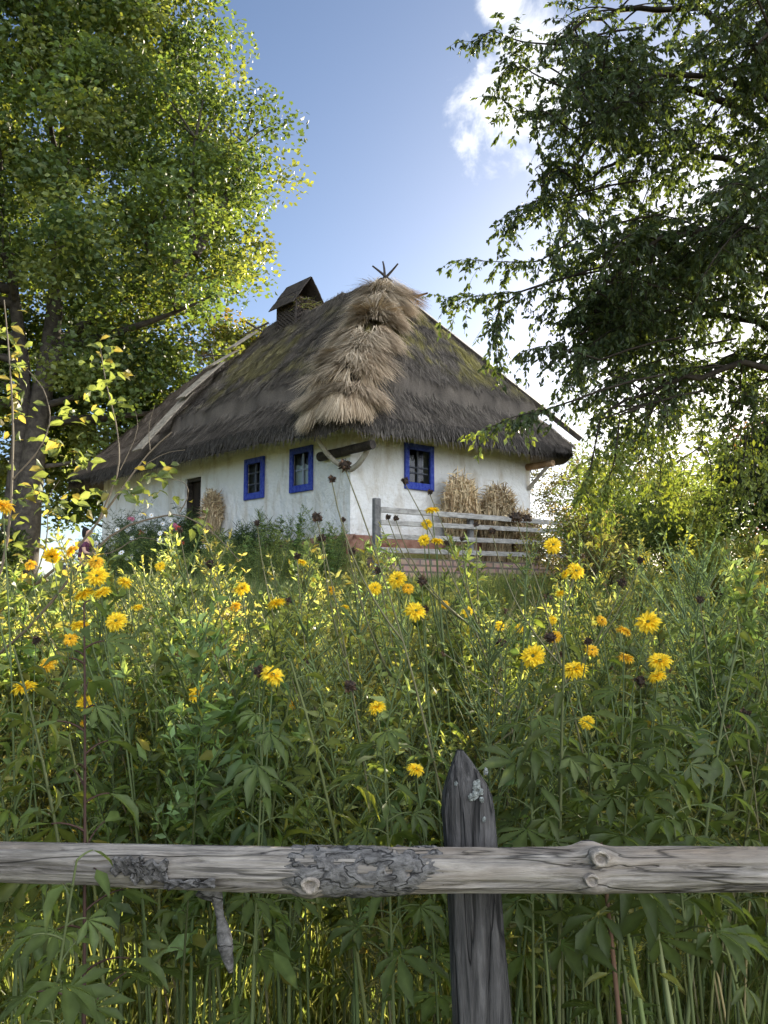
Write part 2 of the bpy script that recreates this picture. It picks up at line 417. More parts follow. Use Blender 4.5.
cd = bpy.data.cameras.new('camera'); co = bpy.data.objects.new('camera', cd); C.objects.link(co)
co.location = (0, 0, CAM_Z); co.rotation_euler = (PI / 2 + PITCH, 0, 0)
cd.sensor_fit = 'VERTICAL'; cd.sensor_height = 36; cd.lens = F_PX / 1024 * 36; cd.clip_end = 2000; cd.clip_start = .05
scene.camera = co
vs = scene.view_settings; vs.view_transform = 'Standard'; vs.look = 'None'; vs.exposure = 1.9; vs.gamma = 1
scene.cycles.max_bounces = 7; scene.cycles.transparent_max_bounces = 8; scene.cycles.diffuse_bounces = 3; scene.cycles.transmission_bounces = 4
scene.cycles.use_denoising = True; scene.cycles.caustics_reflective = False; scene.cycles.caustics_refractive = False
scene.cycles.use_adaptive_sampling = True; scene.cycles.adaptive_threshold = .015

# ------------------------------------------------------------------ ground and path
gx = np.concatenate([-np.geomspace(600, 17, 18), np.arange(-16, 16.01, .3), np.geomspace(17, 600, 18)])
gy = np.concatenate([[-400, -150, -60, -25, -12, -6], np.arange(-3, 34.01, .3), np.geomspace(36, 900, 20)])
X, Y = np.meshgrid(gx, gy); Z = tz(X, Y)
nx, ny = len(gx), len(gy)
i = np.arange(ny - 1)[:, None] * nx + np.arange(nx - 1)[None]
Fq = np.stack([i, i + 1, i + nx + 1, i + nx], -1).reshape(-1, 4)
tag(MB().add(np.stack([X, Y, Z], -1).reshape(-1, 3), Fq).build('ground', M_GROUND, smooth=True), kind='structure')
t = np.linspace(0, 1, 40)
pc = np.stack([-26 + 20.0 * t, 20.5 + 1.2 * np.sin(t * 2.2)], -1)
rows = []
for s in np.linspace(-1.1, 1.1, 8):
    yy = pc[:, 1] + s; rows.append(np.stack([pc[:, 0], yy, tz(pc[:, 0], yy) + .03], -1))
R = np.stack(rows, 0); i = np.arange(7)[:, None] * 40 + np.arange(39)[None]
tag(MB().add(R.reshape(-1, 3), np.stack([i, i + 1, i + 41, i + 40], -1).reshape(-1, 4)).build('path', M_PATH, smooth=True), kind='structure')

# ------------------------------------------------------------------ the cottage
house = thing('thatched_cottage', 'white limewashed cottage with a steep grey thatched roof and blue windows', 'cottage', H(0, 0, BASE))
ZT = 5.25                                        # top of the walls (under the thatch)
NU = np.array([-HU[1], HU[0]]);                  # normals pointing out of the long and end walls
n_long = nrm(np.array([-HU[1], HU[0]])); n_long = n_long if n_long @ HV < 0 else -n_long
n_end = nrm(np.array([-HV[1], HV[0]])); n_end = n_end if n_end @ HU < 0 else -n_end
LONG = dict(o=np.array([0., 0.]), d=np.array([1., 0.]), n=n_long, dv=HU)
END = dict(o=np.array([0., 0.]), d=np.array([0., 1.]), n=n_end, dv=HV)


def WP(wl, s, z, out=0.):
    """point on a wall: s metres along, height z, out metres proud"""
    p = H(wl['o'][0] + s * wl['d'][0], wl['o'][1] + s * wl['d'][1], z)
    p = np.array(p); p[..., 0] += wl['n'][0] * out; p[..., 1] += wl['n'][1] * out
    return p


holes_long = [(1.206, 1.93, 3.97, 4.85), (2.968, 3.684, 3.97, 4.84), (5.66, 6.44, BASE + .12, 4.72)]
holes_end = [(1.446, 2.219, 4.01, 4.91)]


def wall_panel(mb, wl, length, holes, thick=.28):
    S = sorted({0., length} | {h[0] for h in holes} | {h[1] for h in holes} | set(np.arange(.4, length, .4)))
    Zs = sorted({BASE - .5, ZT} | {h[2] for h in holes} | {h[3] for h in holes} | set(np.arange(BASE, ZT, .4)))
    def P(s, z):
        wv = (float(fbm(np.array([s * .8, z * .9, 5. + length]), 2)) - .5) * .09
        edge = min(s, length - s, 1); return WP(wl, s, z, wv * edge)
    for s0, s1 in zip(S[:-1], S[1:]):
        for z0, z1 in zip(Zs[:-1], Zs[1:]):
            if any(h[0] - 1e-6 <= s0 and s1 <= h[1] + 1e-6 and h[2] - 1e-6 <= z0 and z1 <= h[3] + 1e-6 for h in holes): continue
            mb.add([P(s0, z0), P(s1, z0), P(s1, z1), P(s0, z1)], [[0, 1, 2, 3]])
    for s0, s1, z0, z1 in holes:                  # reveals
        q = [(s0, z0), (s1, z0), (s1, z1), (s0, z1)]
        for k in range(4):
            a, b_ = q[k], q[(k + 1) % 4]
            mb.add([WP(wl, *a, .03), WP(wl, *b_, .03), WP(wl, *b_, -thick), WP(wl, *a, -thick)], [[0, 1, 2, 3]])


wm = MB(); wall_panel(wm, LONG, HL, holes_long); wall_panel(wm, END, HW, holes_end)
for a0, b0, a1, b1 in ((HL, 0, HL, HW), (0, HW, HL, HW)):
    wm.add([H(a0, b0, BASE - .5), H(a1, b1, BASE - .5), H(a1, b1, ZT), H(a0, b0, ZT)], [[0, 1, 2, 3]])
wm.add([H(0.02, 0.02, ZT - .02), H(HL, 0.02, ZT - .02), H(HL, HW, ZT - .02), H(0.02, HW, ZT - .02)], [[0, 1, 2, 3]])
wm.build('wall', M_LIME, house, smooth=True)
# lining added behind the glass, room shade put into its dark colour
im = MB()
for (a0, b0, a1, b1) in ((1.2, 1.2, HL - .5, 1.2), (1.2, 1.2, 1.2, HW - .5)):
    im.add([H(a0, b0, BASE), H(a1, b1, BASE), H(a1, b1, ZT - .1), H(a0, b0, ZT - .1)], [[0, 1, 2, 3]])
im.build('shade_lining', flat_mat('shade lining', (.10, .09, .08), .9), house)
# red clay plinth along the foot of both walls
pm = MB()
for wl, l in ((LONG, HL), (END, HW)):
    sN = 40; s = np.linspace(-.28, l, sN); rows = []
    for o_, z_ in ((.02, BASE + .30), (.16, BASE + .27), (.26, BASE + .1), (.30, BASE - .5)):
        rows.append(np.array([WP(wl, q, z_ + .05 * (vnoise(np.array([q * 1.3, z_, 1.])) - .5), o_ + .06 * (vnoise(np.array([q * 1.7, z_, 4.])) - .5)) for q in s]))
    R = np.stack(rows); i = np.arange(3)[:, None] * sN + np.arange(sN - 1)[None]
    pm.add(R.reshape(-1, 3), np.stack([i, i + sN, i + sN + 1, i + 1], -1).reshape(-1, 4))
pm.build('plinth', M_CLAY, house, smooth=True)


def window(wl, hole, rows_, label=None, curtain=False):
    s0, s1, z0, z1 = hole
    dv = np.array([*wl['dv'], 0.]); nv = np.array([*wl['n'], 0.]); zv = np.array([0, 0, 1.])
    f = MB(); bw = .085
    def bar(sa, sb, za, zb, out, th):
        f.box(WP(wl, (sa + sb) / 2, (za + zb) / 2, out), dv * (sb - sa) / 2, zv * (zb - za) / 2, nv * th / 2)
    bar(s0 - .03, s0 + bw, z0 - .05, z1 + .05, .035, .06); bar(s1 - bw, s1 + .03, z0 - .05, z1 + .05, .035, .06)
    bar(s0 + bw, s1 - bw, z1 - bw, z1 + .05, .033, .06); bar(s0 + bw, s1 - bw, z0 - .05, z0 + bw * 1.2, .033, .06)
    o = f.build('window', M_BLUE, house)
    if label: o['label'] = label
    bv = o.modifiers.new('soft', 'BEVEL'); bv.width = .012; bv.segments = 2
    g = MB(); sm = (s0 + s1) / 2
    f = MB()
    bar(sm - .018, sm + .018, z0 + .1, z1 - .085, -.03, .03)
    for q in rows_: zz = z0 + (z1 - z0) * q; bar(s0 + bw, sm - .0185, zz - .015, zz + .015, -.031, .028); bar(sm + .0185, s1 - bw, zz - .015, zz + .015, -.031, .028)
    f.build('glazing_bar', flat_mat('old sash paint', (.30, .34, .42), .6, .1) if curtain else flat_mat('grey sash paint', (.07, .075, .09), .6, .1), o)
    for sa, sb in ((s0 + .02, sm - .002), (sm + .002, s1 - .02)):
        q = [WP(wl, sa, z0, -.055), WP(wl, sb, z0, -.055), WP(wl, sb, z1, -.055), WP(wl, sa, z1, -.055)]
        if np.cross(q[1] - q[0], q[2] - q[1])[:2] @ wl['n'] < 0: q = q[::-1]
        MB().add(q, [[0, 1, 2, 3]]).build('pane', M_GLASS, o)
    if curtain:
        k = 24; ss_ = np.linspace(s0 + .03, s1 - .03, k)
        top = z0 + (z1 - z0) * .60 + .05 * np.abs(np.sin(np.linspace(0, 9, k)))
        dep = -.066 - .003 * np.sin(np.linspace(0, 40, k))
        V = np.vstack([[WP(wl, q, z0 + .04, d) for q, d in zip(ss_, dep)], [WP(wl, q, t_, d) for q, t_, d in zip(ss_, top, dep)]])
        i = np.arange(k - 1); MB().add(V, np.stack([i, i + 1, i + k + 1, i + k], -1)).build('curtain', M_CURTAIN, o, smooth=True)
    return o


window(LONG, holes_long[0], (.50,), 'blue window with a white half curtain', True)
window(LONG, holes_long[1], (.36, .66), 'dark blue framed window nearer the door')
window(END, holes_end[0], (.36, .50), 'blue window on the end wall above the straw')
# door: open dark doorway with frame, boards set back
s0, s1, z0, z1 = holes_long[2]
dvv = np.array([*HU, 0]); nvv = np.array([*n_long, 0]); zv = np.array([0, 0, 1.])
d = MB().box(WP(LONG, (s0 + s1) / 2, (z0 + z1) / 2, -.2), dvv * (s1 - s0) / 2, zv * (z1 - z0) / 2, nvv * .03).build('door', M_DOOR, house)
f = MB()
for sa in (s0 + .04, s1 - .04): f.box(WP(LONG, sa, (z0 + z1) / 2, -.09), dvv * .045, zv * (z1 - z0) / 2, nvv * .06)
f.box(WP(LONG, (s0 + s1) / 2, z1 - .045, -.088), dvv * ((s1 - s0) / 2 - .09), zv * .045, nvv * .06)
f.build('door_frame', M_DARKWOOD, d)
MB().box(WP(LONG, s0 + .16, z0 + 1.0, -.15), dvv * .015, zv * .07, nvv * .02).build('handle', M_DARKWOOD, d)

# ---- roof: a hipped height field in steps, shaggy with loose straw
A_R, A_L = 2.05, 10.1                               # ridge ends along the long axis
ZE, RISE = 5.30, 3.86


def roof_m(a, b):
    """0 at the eaves, 1 at the ridge"""
    q = np.stack([(b + OV) / (HW / 2 + OV), (HW + OV - b) / (HW / 2 + OV), (a + OV) / (A_R + OV), (HL + OV - a) / (HL + OV - A_L)], -1)
    k = 26.
    return -np.log(np.sum(np.exp(-k * q), -1)) / k


def roof_z(a, b):
    a = np.asarray(a, float); b = np.asarray(b, float)
    mm_ = roof_m(a, b)
    p = np.stack([a, b, a * 0], -1)
    wob = (fbm(p * .9, 3) - .5) * .22 + (fbm(p * np.array([3.6, 3.6, 1.]) + 3, 3) - .5) * .20
    stp = .17 + .05 * (fbm(p * .6 + 9, 2) - .5)
    old = ss(6.9, 7.1, a)                          # thinner, older thatch beyond the boards
    lay = .30 * ss(stp, stp + .016, mm_) + .06 * ss(.5, .53, mm_ + .03 * fbm(p * 1.5, 2))
    cap = .16 * ss(.90, .97, mm_)
    sag = -.14 * np.exp(-((a + .5) ** 2 + (b + .5) ** 2) / 3.5)
    return ZE + RISE * np.clip(mm_, -.05, 1) + (lay * (1 - .6 * old) + cap * (1 - old)) + wob * ss(-.02, .25, mm_) - .20 * old * ss(.05, .3, mm_) + sag


na, nb = 206, 116
ga, gb = np.meshgrid(np.linspace(-OV, HL + OV, na), np.linspace(-OV, HW + OV, nb), indexing='ij')
# round the four eave corners off
def rc(a, b, r=.55):
    ca = np.clip(a, -OV + r, HL + OV - r); cb = np.clip(b, -OV + r, HW + OV - r)
    d_ = np.hypot(a - ca, b - cb); k = np.where(d_ > r, r / np.maximum(d_, 1e-6), 1)
    return ca + (a - ca) * k, cb + (b - cb) * k
ga, gb = rc(ga, gb)
RZ = roof_z(ga, gb); RP = H(ga, gb, RZ)
i = np.arange(na - 1)[:, None] * nb + np.arange(nb - 1)[None]
RF = np.stack([i, i + nb, i + nb + 1, i + 1], -1).reshape(-1, 4)


def thatch_col(a, b, z):
    p = np.stack([a, b, z], -1)
    n = fbm(p * 3.2, 4); base = np.array([.084, .070, .055]) * (.25 + 1.6 * n)[..., None]
    mm_ = roof_m(a, b)
    endp = (np.abs(mm_ - (a + OV) / (A_R + OV)) < .04)
    moss = ss(.44, .60, .55 * fbm(p * np.array([1.3, 1.3, .9]) + 4, 4) + .45 * fbm(p * 5., 3)) * ss(.20, .32, mm_) * ss(.95, .72, mm_) * np.where(endp, 1.0, .5)
    base = base * (1 - moss[..., None]) + np.array([.21, .18, .055]) * moss[..., None]
    old = ss(6.9, 7.1, a)[..., None]
    return base * (1 - old) + (np.array([.12, .092, .068]) * (.7 + .7 * n)[..., None]) * old


rm = MB().add(RP.reshape(-1, 3), RF, thatch_col(ga, gb, RZ).reshape(-1, 3))
ring = [(k, 0) for k in range(na)] + [(na - 1, k) for k in range(1, nb)] + [(k, nb - 1) for k in range(na - 2, -1, -1)] + [(0, k) for k in range(nb - 2, 0, -1)]
ra = np.array([ga[q] for q in ring]); rb = np.array([gb[q] for q in ring]); rz = np.array([RZ[q] for q in ring]); n_ = len(ring)
inn = [(ra, rb, rz)]
for sh, dz in ((-.02, -.16), (.05, -.34), (.75, -.12)):
    ca, cb = np.clip(ra, .6, HL - .6), np.clip(rb, .6, HW - .6); dd = np.hypot(ca - ra, cb - rb)
    inn.append((ra + (ca - ra) / dd * sh, rb + (cb - rb) / dd * sh, rz + dz + .05 * (vnoise(np.stack([ra * 5, rb * 5, rz], -1)) - .5)))
V = np.vstack([H(*q) for q in inn]); j = np.arange(n_); j2 = (j + 1) % n_
for k in range(3): pass
FF = np.vstack([np.stack([k * n_ + j, (k + 1) * n_ + j, (k + 1) * n_ + j2, k * n_ + j2], -1) for k in range(3)])
rm.add(V, FF, np.array([.052, .045, .04]))
roof = rm.build('roof', M_THATCH, house, smooth=True)

BL_V = [[-.5, 0, 0], [.5, 0, 0], [.42, .55, .02], [-.42, .55, .02], [.1, 1, .0], [-.1, 1, .0]]
BL_F = [[0, 1, 2, 3], [3, 2, 4, 5]]


def roof_frame(a, b, e=.06):
    P = H(a, b, roof_z(a, b)); Pa = H(a + e, b, roof_z(a + e, b)); Pb = H(a, b + e, roof_z(a, b + e))
    Nn = nrm(np.cross(Pa - P, Pb - P)); Nn = np.where(Nn[:, 2:] < 0, -Nn, Nn)
    down = nrm(np.stack([Nn[:, 0] * Nn[:, 2], Nn[:, 1] * Nn[:, 2], -(Nn[:, 0] ** 2 + Nn[:, 1] ** 2)], -1))
    return P, Nn, down


nB = 150000
a = rng.uniform(-OV, HL + OV, nB); b = rng.uniform(-OV, HW + OV, nB)
a, b = rc(a, b)
hipq = (a + OV) / (A_R + OV) < (HW + OV - b) / (HW / 2 + OV) + .04
keep = (b < HW / 2 + .05) | hipq
pn = np.stack([a, b, a * 0], -1); st_ = .17 + .05 * (fbm(pn * .6 + 9, 2) - .5); mb_ = roof_m(a, b); keep &= ~((mb_ > st_ - .012) & (mb_ < st_ + .03)); keep &= mb_ < .955; a, b = a[keep], b[keep]
P, Nn, dn = roof_frame(a, b); n = len(a)
side = nrm(np.cross(Nn, dn))
D = nrm(dn + side * rng.normal(0, .26, n)[:, None] + Nn * (rng.uniform(-.02, .10, n) + .30 * (rng.random(n) < .25) * (roof_m(a, b) < .93))[:, None])
ln = rng.uniform(.15, .45, n)
col = thatch_col(a, b, P[:, 2]) * rng.uniform(.4, 2.0, n)[:, None]
pale = rng.random(n) < .05; col[pale] = np.array([.20, .175, .13]) * rng.uniform(.6, 1.1, pale.sum())[:, None]
sb = MB().scatter(BL_V, BL_F, P + Nn * rng.uniform(-.02, .03, n)[:, None] - D * ln[:, None] * .5, D, Nn, np.stack([rng.uniform(.007, .021, n), ln, ln], -1), col)
# ragged fringe hanging from the eaves
k = rng.integers(0, n_, 9000); fr_ = rng.random(9000)
a = ra[k] * (1 - fr_) + ra[(k + 1) % n_] * fr_; b = rb[k] * (1 - fr_) + rb[(k + 1) % n_] * fr_; z = rz[k] * (1 - fr_) + rz[(k + 1) % n_] * fr_
P = H(a, b, z - rng.uniform(.02, .33, 9000)); cen = H(np.clip(a, 1.5, HL - 1.5), np.clip(b, 1.5, HW - 1.5), z)
ow = P - cen; ow[:, 2] = 0; ow = nrm(ow)
D = nrm(ow * rng.uniform(.05, .5, 9000)[:, None] + np.array([0, 0, -1.]) + rng.normal(0, .12, (9000, 3)))
sb.scatter(BL_V, BL_F, P - D * .05, D, ow, np.stack([rng.uniform(.012, .03, 9000), rng.uniform(.12, .28, 9000), rng.uniform(.1, .2, 9000)], -1),
           np.array([.085, .074, .062]) * rng.uniform(.45, 1.6, 9000)[:, None])
# courses where an upper layer ends over a lower one
sb.build('thatch_straw', M_BLADE, roof)['kind'] = 'stuff'

# pale new straw laid in tiers over the near hip
st = MB(); rng = np.random.default_rng(4)
def hip_ab(s, d_):
    """s up the near hip (0 eave, 1 ridge); d_ metres across, negative over the long side"""
    a0 = -OV + s * (A_R + OV); b0 = -OV + s * (HW / 2 + OV)
    return a0 + np.maximum(-d_, 0), b0 + np.maximum(d_, 0)
tiers = [(.88, .34, .12, 1400), (.74, .38, .13, 1900), (.60, .40, .06, 2300), (.45, .46, -.06, 2700), (.30, .52, -.22, 3200), (.155, .60, -.36, 3600), (.03, .56, -.36, 3000)]
for ti, (s, hw, sh_, cnt) in enumerate(tiers):
    nb_ = max(4, int(hw * 2 / .27)); bc = np.linspace(-hw, hw, nb_) + rng.normal(0, .03, nb_)
    which = rng.integers(0, nb_, cnt)
    d_ = bc[which] + rng.normal(0, .085, cnt); bs = rng.normal(0, .022, nb_)
    s_ = s + rng.uniform(-.015, .05, cnt) + bs[which]
    a, b = hip_ab(s_, d_ + sh_)
    P, Nn, dn = roof_frame(a, b)
    side = nrm(np.cross(Nn, dn)); outw = nrm(np.array([-.05, -1, .25]))
    lift = rng.normal(.27, .07, cnt) + .10 * (1 - np.abs(d_) / hw).clip(0, 1)
    D = nrm(dn + Nn * (lift * rng.uniform(.3, 1.1, cnt))[:, None] + side * ((d_ - bc[which]) * 1.6 * np.sign((side @ np.array([1., 0, 0]))) + rng.normal(0, .13, cnt))[:, None])
    ln = rng.normal(.72, .05, cnt) * (1 if ti < 6 else .66)
    if ti == 6: D = nrm(D * .6 + np.array([0, 0, -.5]))
    base = np.where(rng.random(cnt)[:, None] < .6, np.array([.63, .51, .35]), np.array([.40, .31, .20])) * rng.uniform(.55, 1.25, cnt)[:, None]
    warm_lit = ss(.2, .9, d_ / hw)[:, None]; base = base * (1 - warm_lit * .35) + np.array([.34, .21, .11]) * warm_lit * .35  # right flank tinted: warm light put into the straw colour
    st.scatter(BL_V, BL_F, P + Nn * ((.10 + rng.uniform(.0, .22, cnt)) * (1 - .35 * np.abs(d_) / hw))[:, None], D, Nn, np.stack([rng.uniform(.008, .018, cnt), ln, ln], -1), base)
st_o = st.build('straw_patch', M_STRAW, roof)

# boards laid down the long slope, lapped one over another
bd = []
aB = 6.85
def slope_pt(a, mm_, up):
    b = -OV + mm_ * (HW / 2 + OV); P, Nn, dn = roof_frame(np.array([a]), np.array([b])); return P[0] + Nn[0] * up, Nn[0], dn[0]
NL, DN = np.array([0., 0, 0]), None
p0, N0, D0 = slope_pt(6.5, .1, 0); p1, _, _ = slope_pt(6.5, .9, 0)
dirup = nrm(p1 - p0); sd_ = np.array([*HU, 0.]); NL = nrm(np.cross(sd_, dirup)); NL = NL if NL[2] > 0 else -NL
for kk, (m0, m1) in enumerate(((-.02, .36), (.30, .58), (.53, .74), (.70, .88))):
    q0, _, _ = slope_pt(aB + .03 * (-1) ** kk, m0, .13 + .03 * kk * 0); q1, _, _ = slope_pt(aB + .05 * (-1) ** kk, m1, .10)
    q0 = q0 + NL * (.20 if kk else .16); q1 = q1 + NL * .12
    u_ = nrm(q1 - q0); x_ = nrm(np.cross(u_, NL)); n2_ = np.cross(x_, u_)
    for off_, wd in ((-.14, .135), (.14, .14)):
        mbb = MB().box((q0 + q1) / 2 + x_ * off_ + n2_ * (.012 if off_ > 0 else 0), x_ * wd, u_ * (np.linalg.norm(q1 - q0) / 2), n2_ * .016)
        mbb.build('roof_board', M_BOARD, roof)
# boards along the right hip
for kk, (m0, m1, off_) in enumerate(((-.01, .50, .02), (.46, .84, .05))):
    for wv_ in (0,):
        q = []
        for mmv in (m0, m1):
            aa = -OV + mmv * (A_R + OV); bb = HW + OV - mmv * (HW / 2 + OV)
            q.append(H(aa, bb, ZE + RISE * mmv + .28 + off_))
        u_ = nrm(q[1] - q[0]); vv = nrm(np.array([*(HV * .8 + HU * .55), .25])); x_ = nrm(vv - u_ * (vv @ u_)); n2_ = np.cross(x_, u_)
        MB().box((q[0] + q[1]) / 2 + x_ * .10, x_ * .15, u_ * (np.linalg.norm(q[1] - q[0]) / 2), n2_ * .02).build('hip_board', M_GREYBOARD, roof)
        MB().box((q[0] + q[1]) / 2 - x_ * .10 - n2_ * .05, n2_ * .06, u_ * (np.linalg.norm(q[1] - q[0]) / 2 - .02), x_ * .02).build('hip_board', M_DARKWOOD, roof)

# crossed sticks on the ridge
def sticks(ends, r=.03):
    for p, q in ends:
        pts = np.linspace(p, q, 6); pts[:, 0] += np.sin(np.linspace(0, 2.5, 6)) * .03
        MB().tube(pts, np.linspace(r, r * .45, 6), 6).build('crossed_stick', M_DARKWOOD, roof, smooth=True)
ap = H(A_R, HW / 2, ZE + RISE + .36)
sticks([(ap + [.16, 0, -.05], ap + [-.34, -.05, .36]), (ap + [-.16, .1, -.05], ap + [.3, -.05, .42]), (ap + [-.02, 0, 0], ap + [-.08, .1, .54]),
        (ap + [.55, .3, -.35], ap + [1.05, .1, -.28])], .045)
lp = at(258, 328, 22.9)
sticks([(lp + [-.35, 0, .18], lp + [.3, .1, -.22]), (lp + [.3, .1, .2], lp + [-.55, 0, -.25])], .035)
lp = at(212, 355, 24.2)
sticks([(lp + [-.45, 0, -.02], lp + [.5, .1, .02]), (lp + [-.05, 0, .2], lp + [.05, .1, -.3])], .03)

# chimney: a wicker box under a small steep board roof
ch_c = H(5.55, HW / 2, 0.); ch = MB()
uu = np.array([*HU, 0]); vv = np.array([*n_long * -1, 0])
hh = .42
rngc = np.random.default_rng(5)
for zc in np.arange(9.0, 9.9, .055):
    for sgn in (-1, 1):
        ph = int(round(zc / .055)) % 2
        for ax, bx in ((uu, vv), (vv, uu)):
            s_ = np.linspace(-hh, hh, 13); wv = .022 * np.cos(np.arange(13) * PI + ph * PI)
            pts = ch_c + ax * s_[:, None] + bx * (sgn * hh + wv)[:, None] + np.array([0, 0, zc])
            ch.tube(pts, .03, 5)
for sx in (-1, 0, 1):
    for sy in (-1, 0, 1):
        if sx or sy: ch.tube([ch_c + uu * hh * sx + vv * hh * sy + np.array([0, 0, 8.9]), ch_c + uu * hh * sx + vv * hh * sy + np.array([0, 0, 9.95])], .03, 6)
ch.box(ch_c + np.array([0, 0, 9.4]), uu * .36, vv * .36, np.array([0, 0, .40]))
chim = ch.build('chimney', M_DARKWOOD, house)
zr, zev, half, ext = 10.50, 9.66, .58, .56
for sgn in (-1, 1):
    for k in range(4):
        t0, t1 = k / 4, (k + 1) / 4 + .05
        pa = ch_c + vv * sgn * half * t0 + np.array([0, 0, zr + (zev - zr) * t0]); pb = ch_c + vv * sgn * half * t1 + np.array([0, 0, zr + (zev - zr) * t1])
        u_ = nrm(pb - pa); nn_ = np.cross(u_, uu); nn_ = nn_ if nn_[2] > 0 else -nn_
        MB().box((pa + pb) / 2 + nn_ * (.012 + .01 * (k % 2)), uu * ext, u_ * np.linalg.norm(pb - pa) / 2, nn_ * .012).build('roof_board', M_DARKWOOD, chim)
g = MB()
for sgn in (1,): g.add([ch_c + uu * .3 * sgn + vv * (-.45) + np.array([0, 0, 9.76]), ch_c + uu * .3 * sgn + vv * .45 + np.array([0, 0, 9.76]), ch_c + uu * .3 * sgn + np.array([0, 0, 10.42])], [[0, 1, 2]])
g.build('gable_board', flat_mat('brown board', (.16, .11, .08), .85, .4, 20., (.22, .16, .12), 8.), chim)
n = 260
P = ch_c - uu * .42 + vv * rngc.uniform(-.45, .42, n)[:, None] + np.stack([rngc.normal(0, .06, n), rngc.normal(0, .06, n), 9.68 + rngc.uniform(-.1, .16, n)], -1)
MB().scatter(BL_V, BL_F, P, nrm(rngc.normal(0, 1, (n, 3)) * [1, 1, .4]), nrm(rngc.normal(0, 1, (n, 3))), np.stack([np.full(n, .02), rngc.uniform(.12, .3, n), np.full(n, .1)], -1),
             np.where(rngc.random(n)[:, None] < .6, [.20, .20, .05], [.20, .14, .08])).build('straw_packing', M_STRAW, chim)

# log ends and forked braces under the eaves
def log(p, q, r, name, mat, wob=.25, par=house, bend=0.):
    t_ = np.linspace(0, 1, 10)[:, None]; pts = np.asarray(p) * (1 - t_) + np.asarray(q) * t_
    pts = pts + np.array([0, 0, -1.]) * (np.sin(t_ * PI) * bend)
    return MB().tube(pts, np.linspace(r, r * .9, 10), 10, wob).build(name, mat, par, smooth=True)
log(H(.85, -.10, 4.58), H(-.78, -.10, 4.62), .10, 'log_end', M_DARKWOOD)
log(H(-.02, -.02, 4.22), H(.42, -.62, 5.0), .055, 'brace', M_PALEBRANCH, .3, bend=.16)
log(H(-.02, -.02, 4.22), H(-.72, .05, 5.0), .06, 'brace', M_PALEBRANCH, .3, bend=.18)
log(H(.4, HW - .1, 4.83), H(-.75, HW - .1, 4.85), .09, 'log_end', M_ORANGEWOOD)
log(H(-.02, HW - .1, 4.3), H(-.6, HW - .1, 4.8), .05, 'brace', M_PALEBRANCH, .3)

# ------------------------------------------------------------------ terrace wall, rail fence, sheaves
TD = .95
def T(s, z, out=TD): return WP(END, s, z, out)
tw = MB(); s0, s1, zb_, ztp = -.02, 6.4, 1.5, 2.42
for (p, q, wdt) in (((s0, TD), (s1, TD), s1 - s0), ((s0, TD), (s0, .3), .65), ((s1, TD), (s1, .3), .65)):
    V = [T(p[0], zb_, p[1]), T(q[0], zb_, q[1]), T(q[0], ztp, q[1]), T(p[0], ztp, p[1])]
    colv = np.array([[0, 0, 0], [wdt, 0, 0], [wdt, ztp - zb_, 0], [0, ztp - zb_, 0]]) / 10
    tw.add(V, [[0, 1, 2, 3]], colv)
tw.add([T(s0, ztp), T(s1, ztp), T(s1, ztp, .2), T(s0, ztp, .2)], [[0, 1, 2, 3]], np.array([[0, 0, 0], [.3, 0, 0], [.3, .1, 0], [0, .1, 0]]))
terr = tw.build('terrace_wall', M_BRICK)
tag(terr, 'low clay brick terrace wall below the plank fence at the cottage end', 'wall')
hv = np.array([*HV, 0]); nv_ = np.array([*n_end, 0])
pf = thing('plank_fence', 'grey plank fence of four rails on the terrace edge before the straw', 'fence', T(0, ztp))
def rail(sa, sb, za, zb2, hgt, nm='rail', out=TD - .02):
    p, q = T(sa, za, out), T(sb, zb2, out); u_ = nrm(q - p)
    o = MB().box((p + q) / 2, u_ * np.linalg.norm(q - p) / 2, zv * hgt, nv_ * .022).build(nm, M_RAIL, pf)
    bv = o.modifiers.new('soft', 'BEVEL'); bv.width = .006
ptop = at(373, 497, 15.0)[2]
for s_, tp_, w_ in ((0.0, ptop + .02, .075), (2.55, ptop - .10, .06), (5.75, ptop - .16, .06)):
    o = MB().box(T(s_, (zb_ + .5 + tp_) / 2, TD - .10), hv * w_, zv * (tp_ - zb_ - .5) / 2, nv_ * .055).build('post', M_GREYBOARD, pf)
    bv = o.modifiers.new('soft', 'BEVEL'); bv.width = .015
for yl, yr, xr, hg in ((508, 524, 558, .055), (521, 532, 558, .05), (535, 544, 560, .05), (549, 557, 586, .05)):
    za = at(376, yl, 15.05)[2]; sr = 5.85 if xr < 570 else 6.6
    pr = T(sr, 0); zr_ = at(xr, yr, pr[1])[2]
    rail(.04, sr, za, zr_, hg)

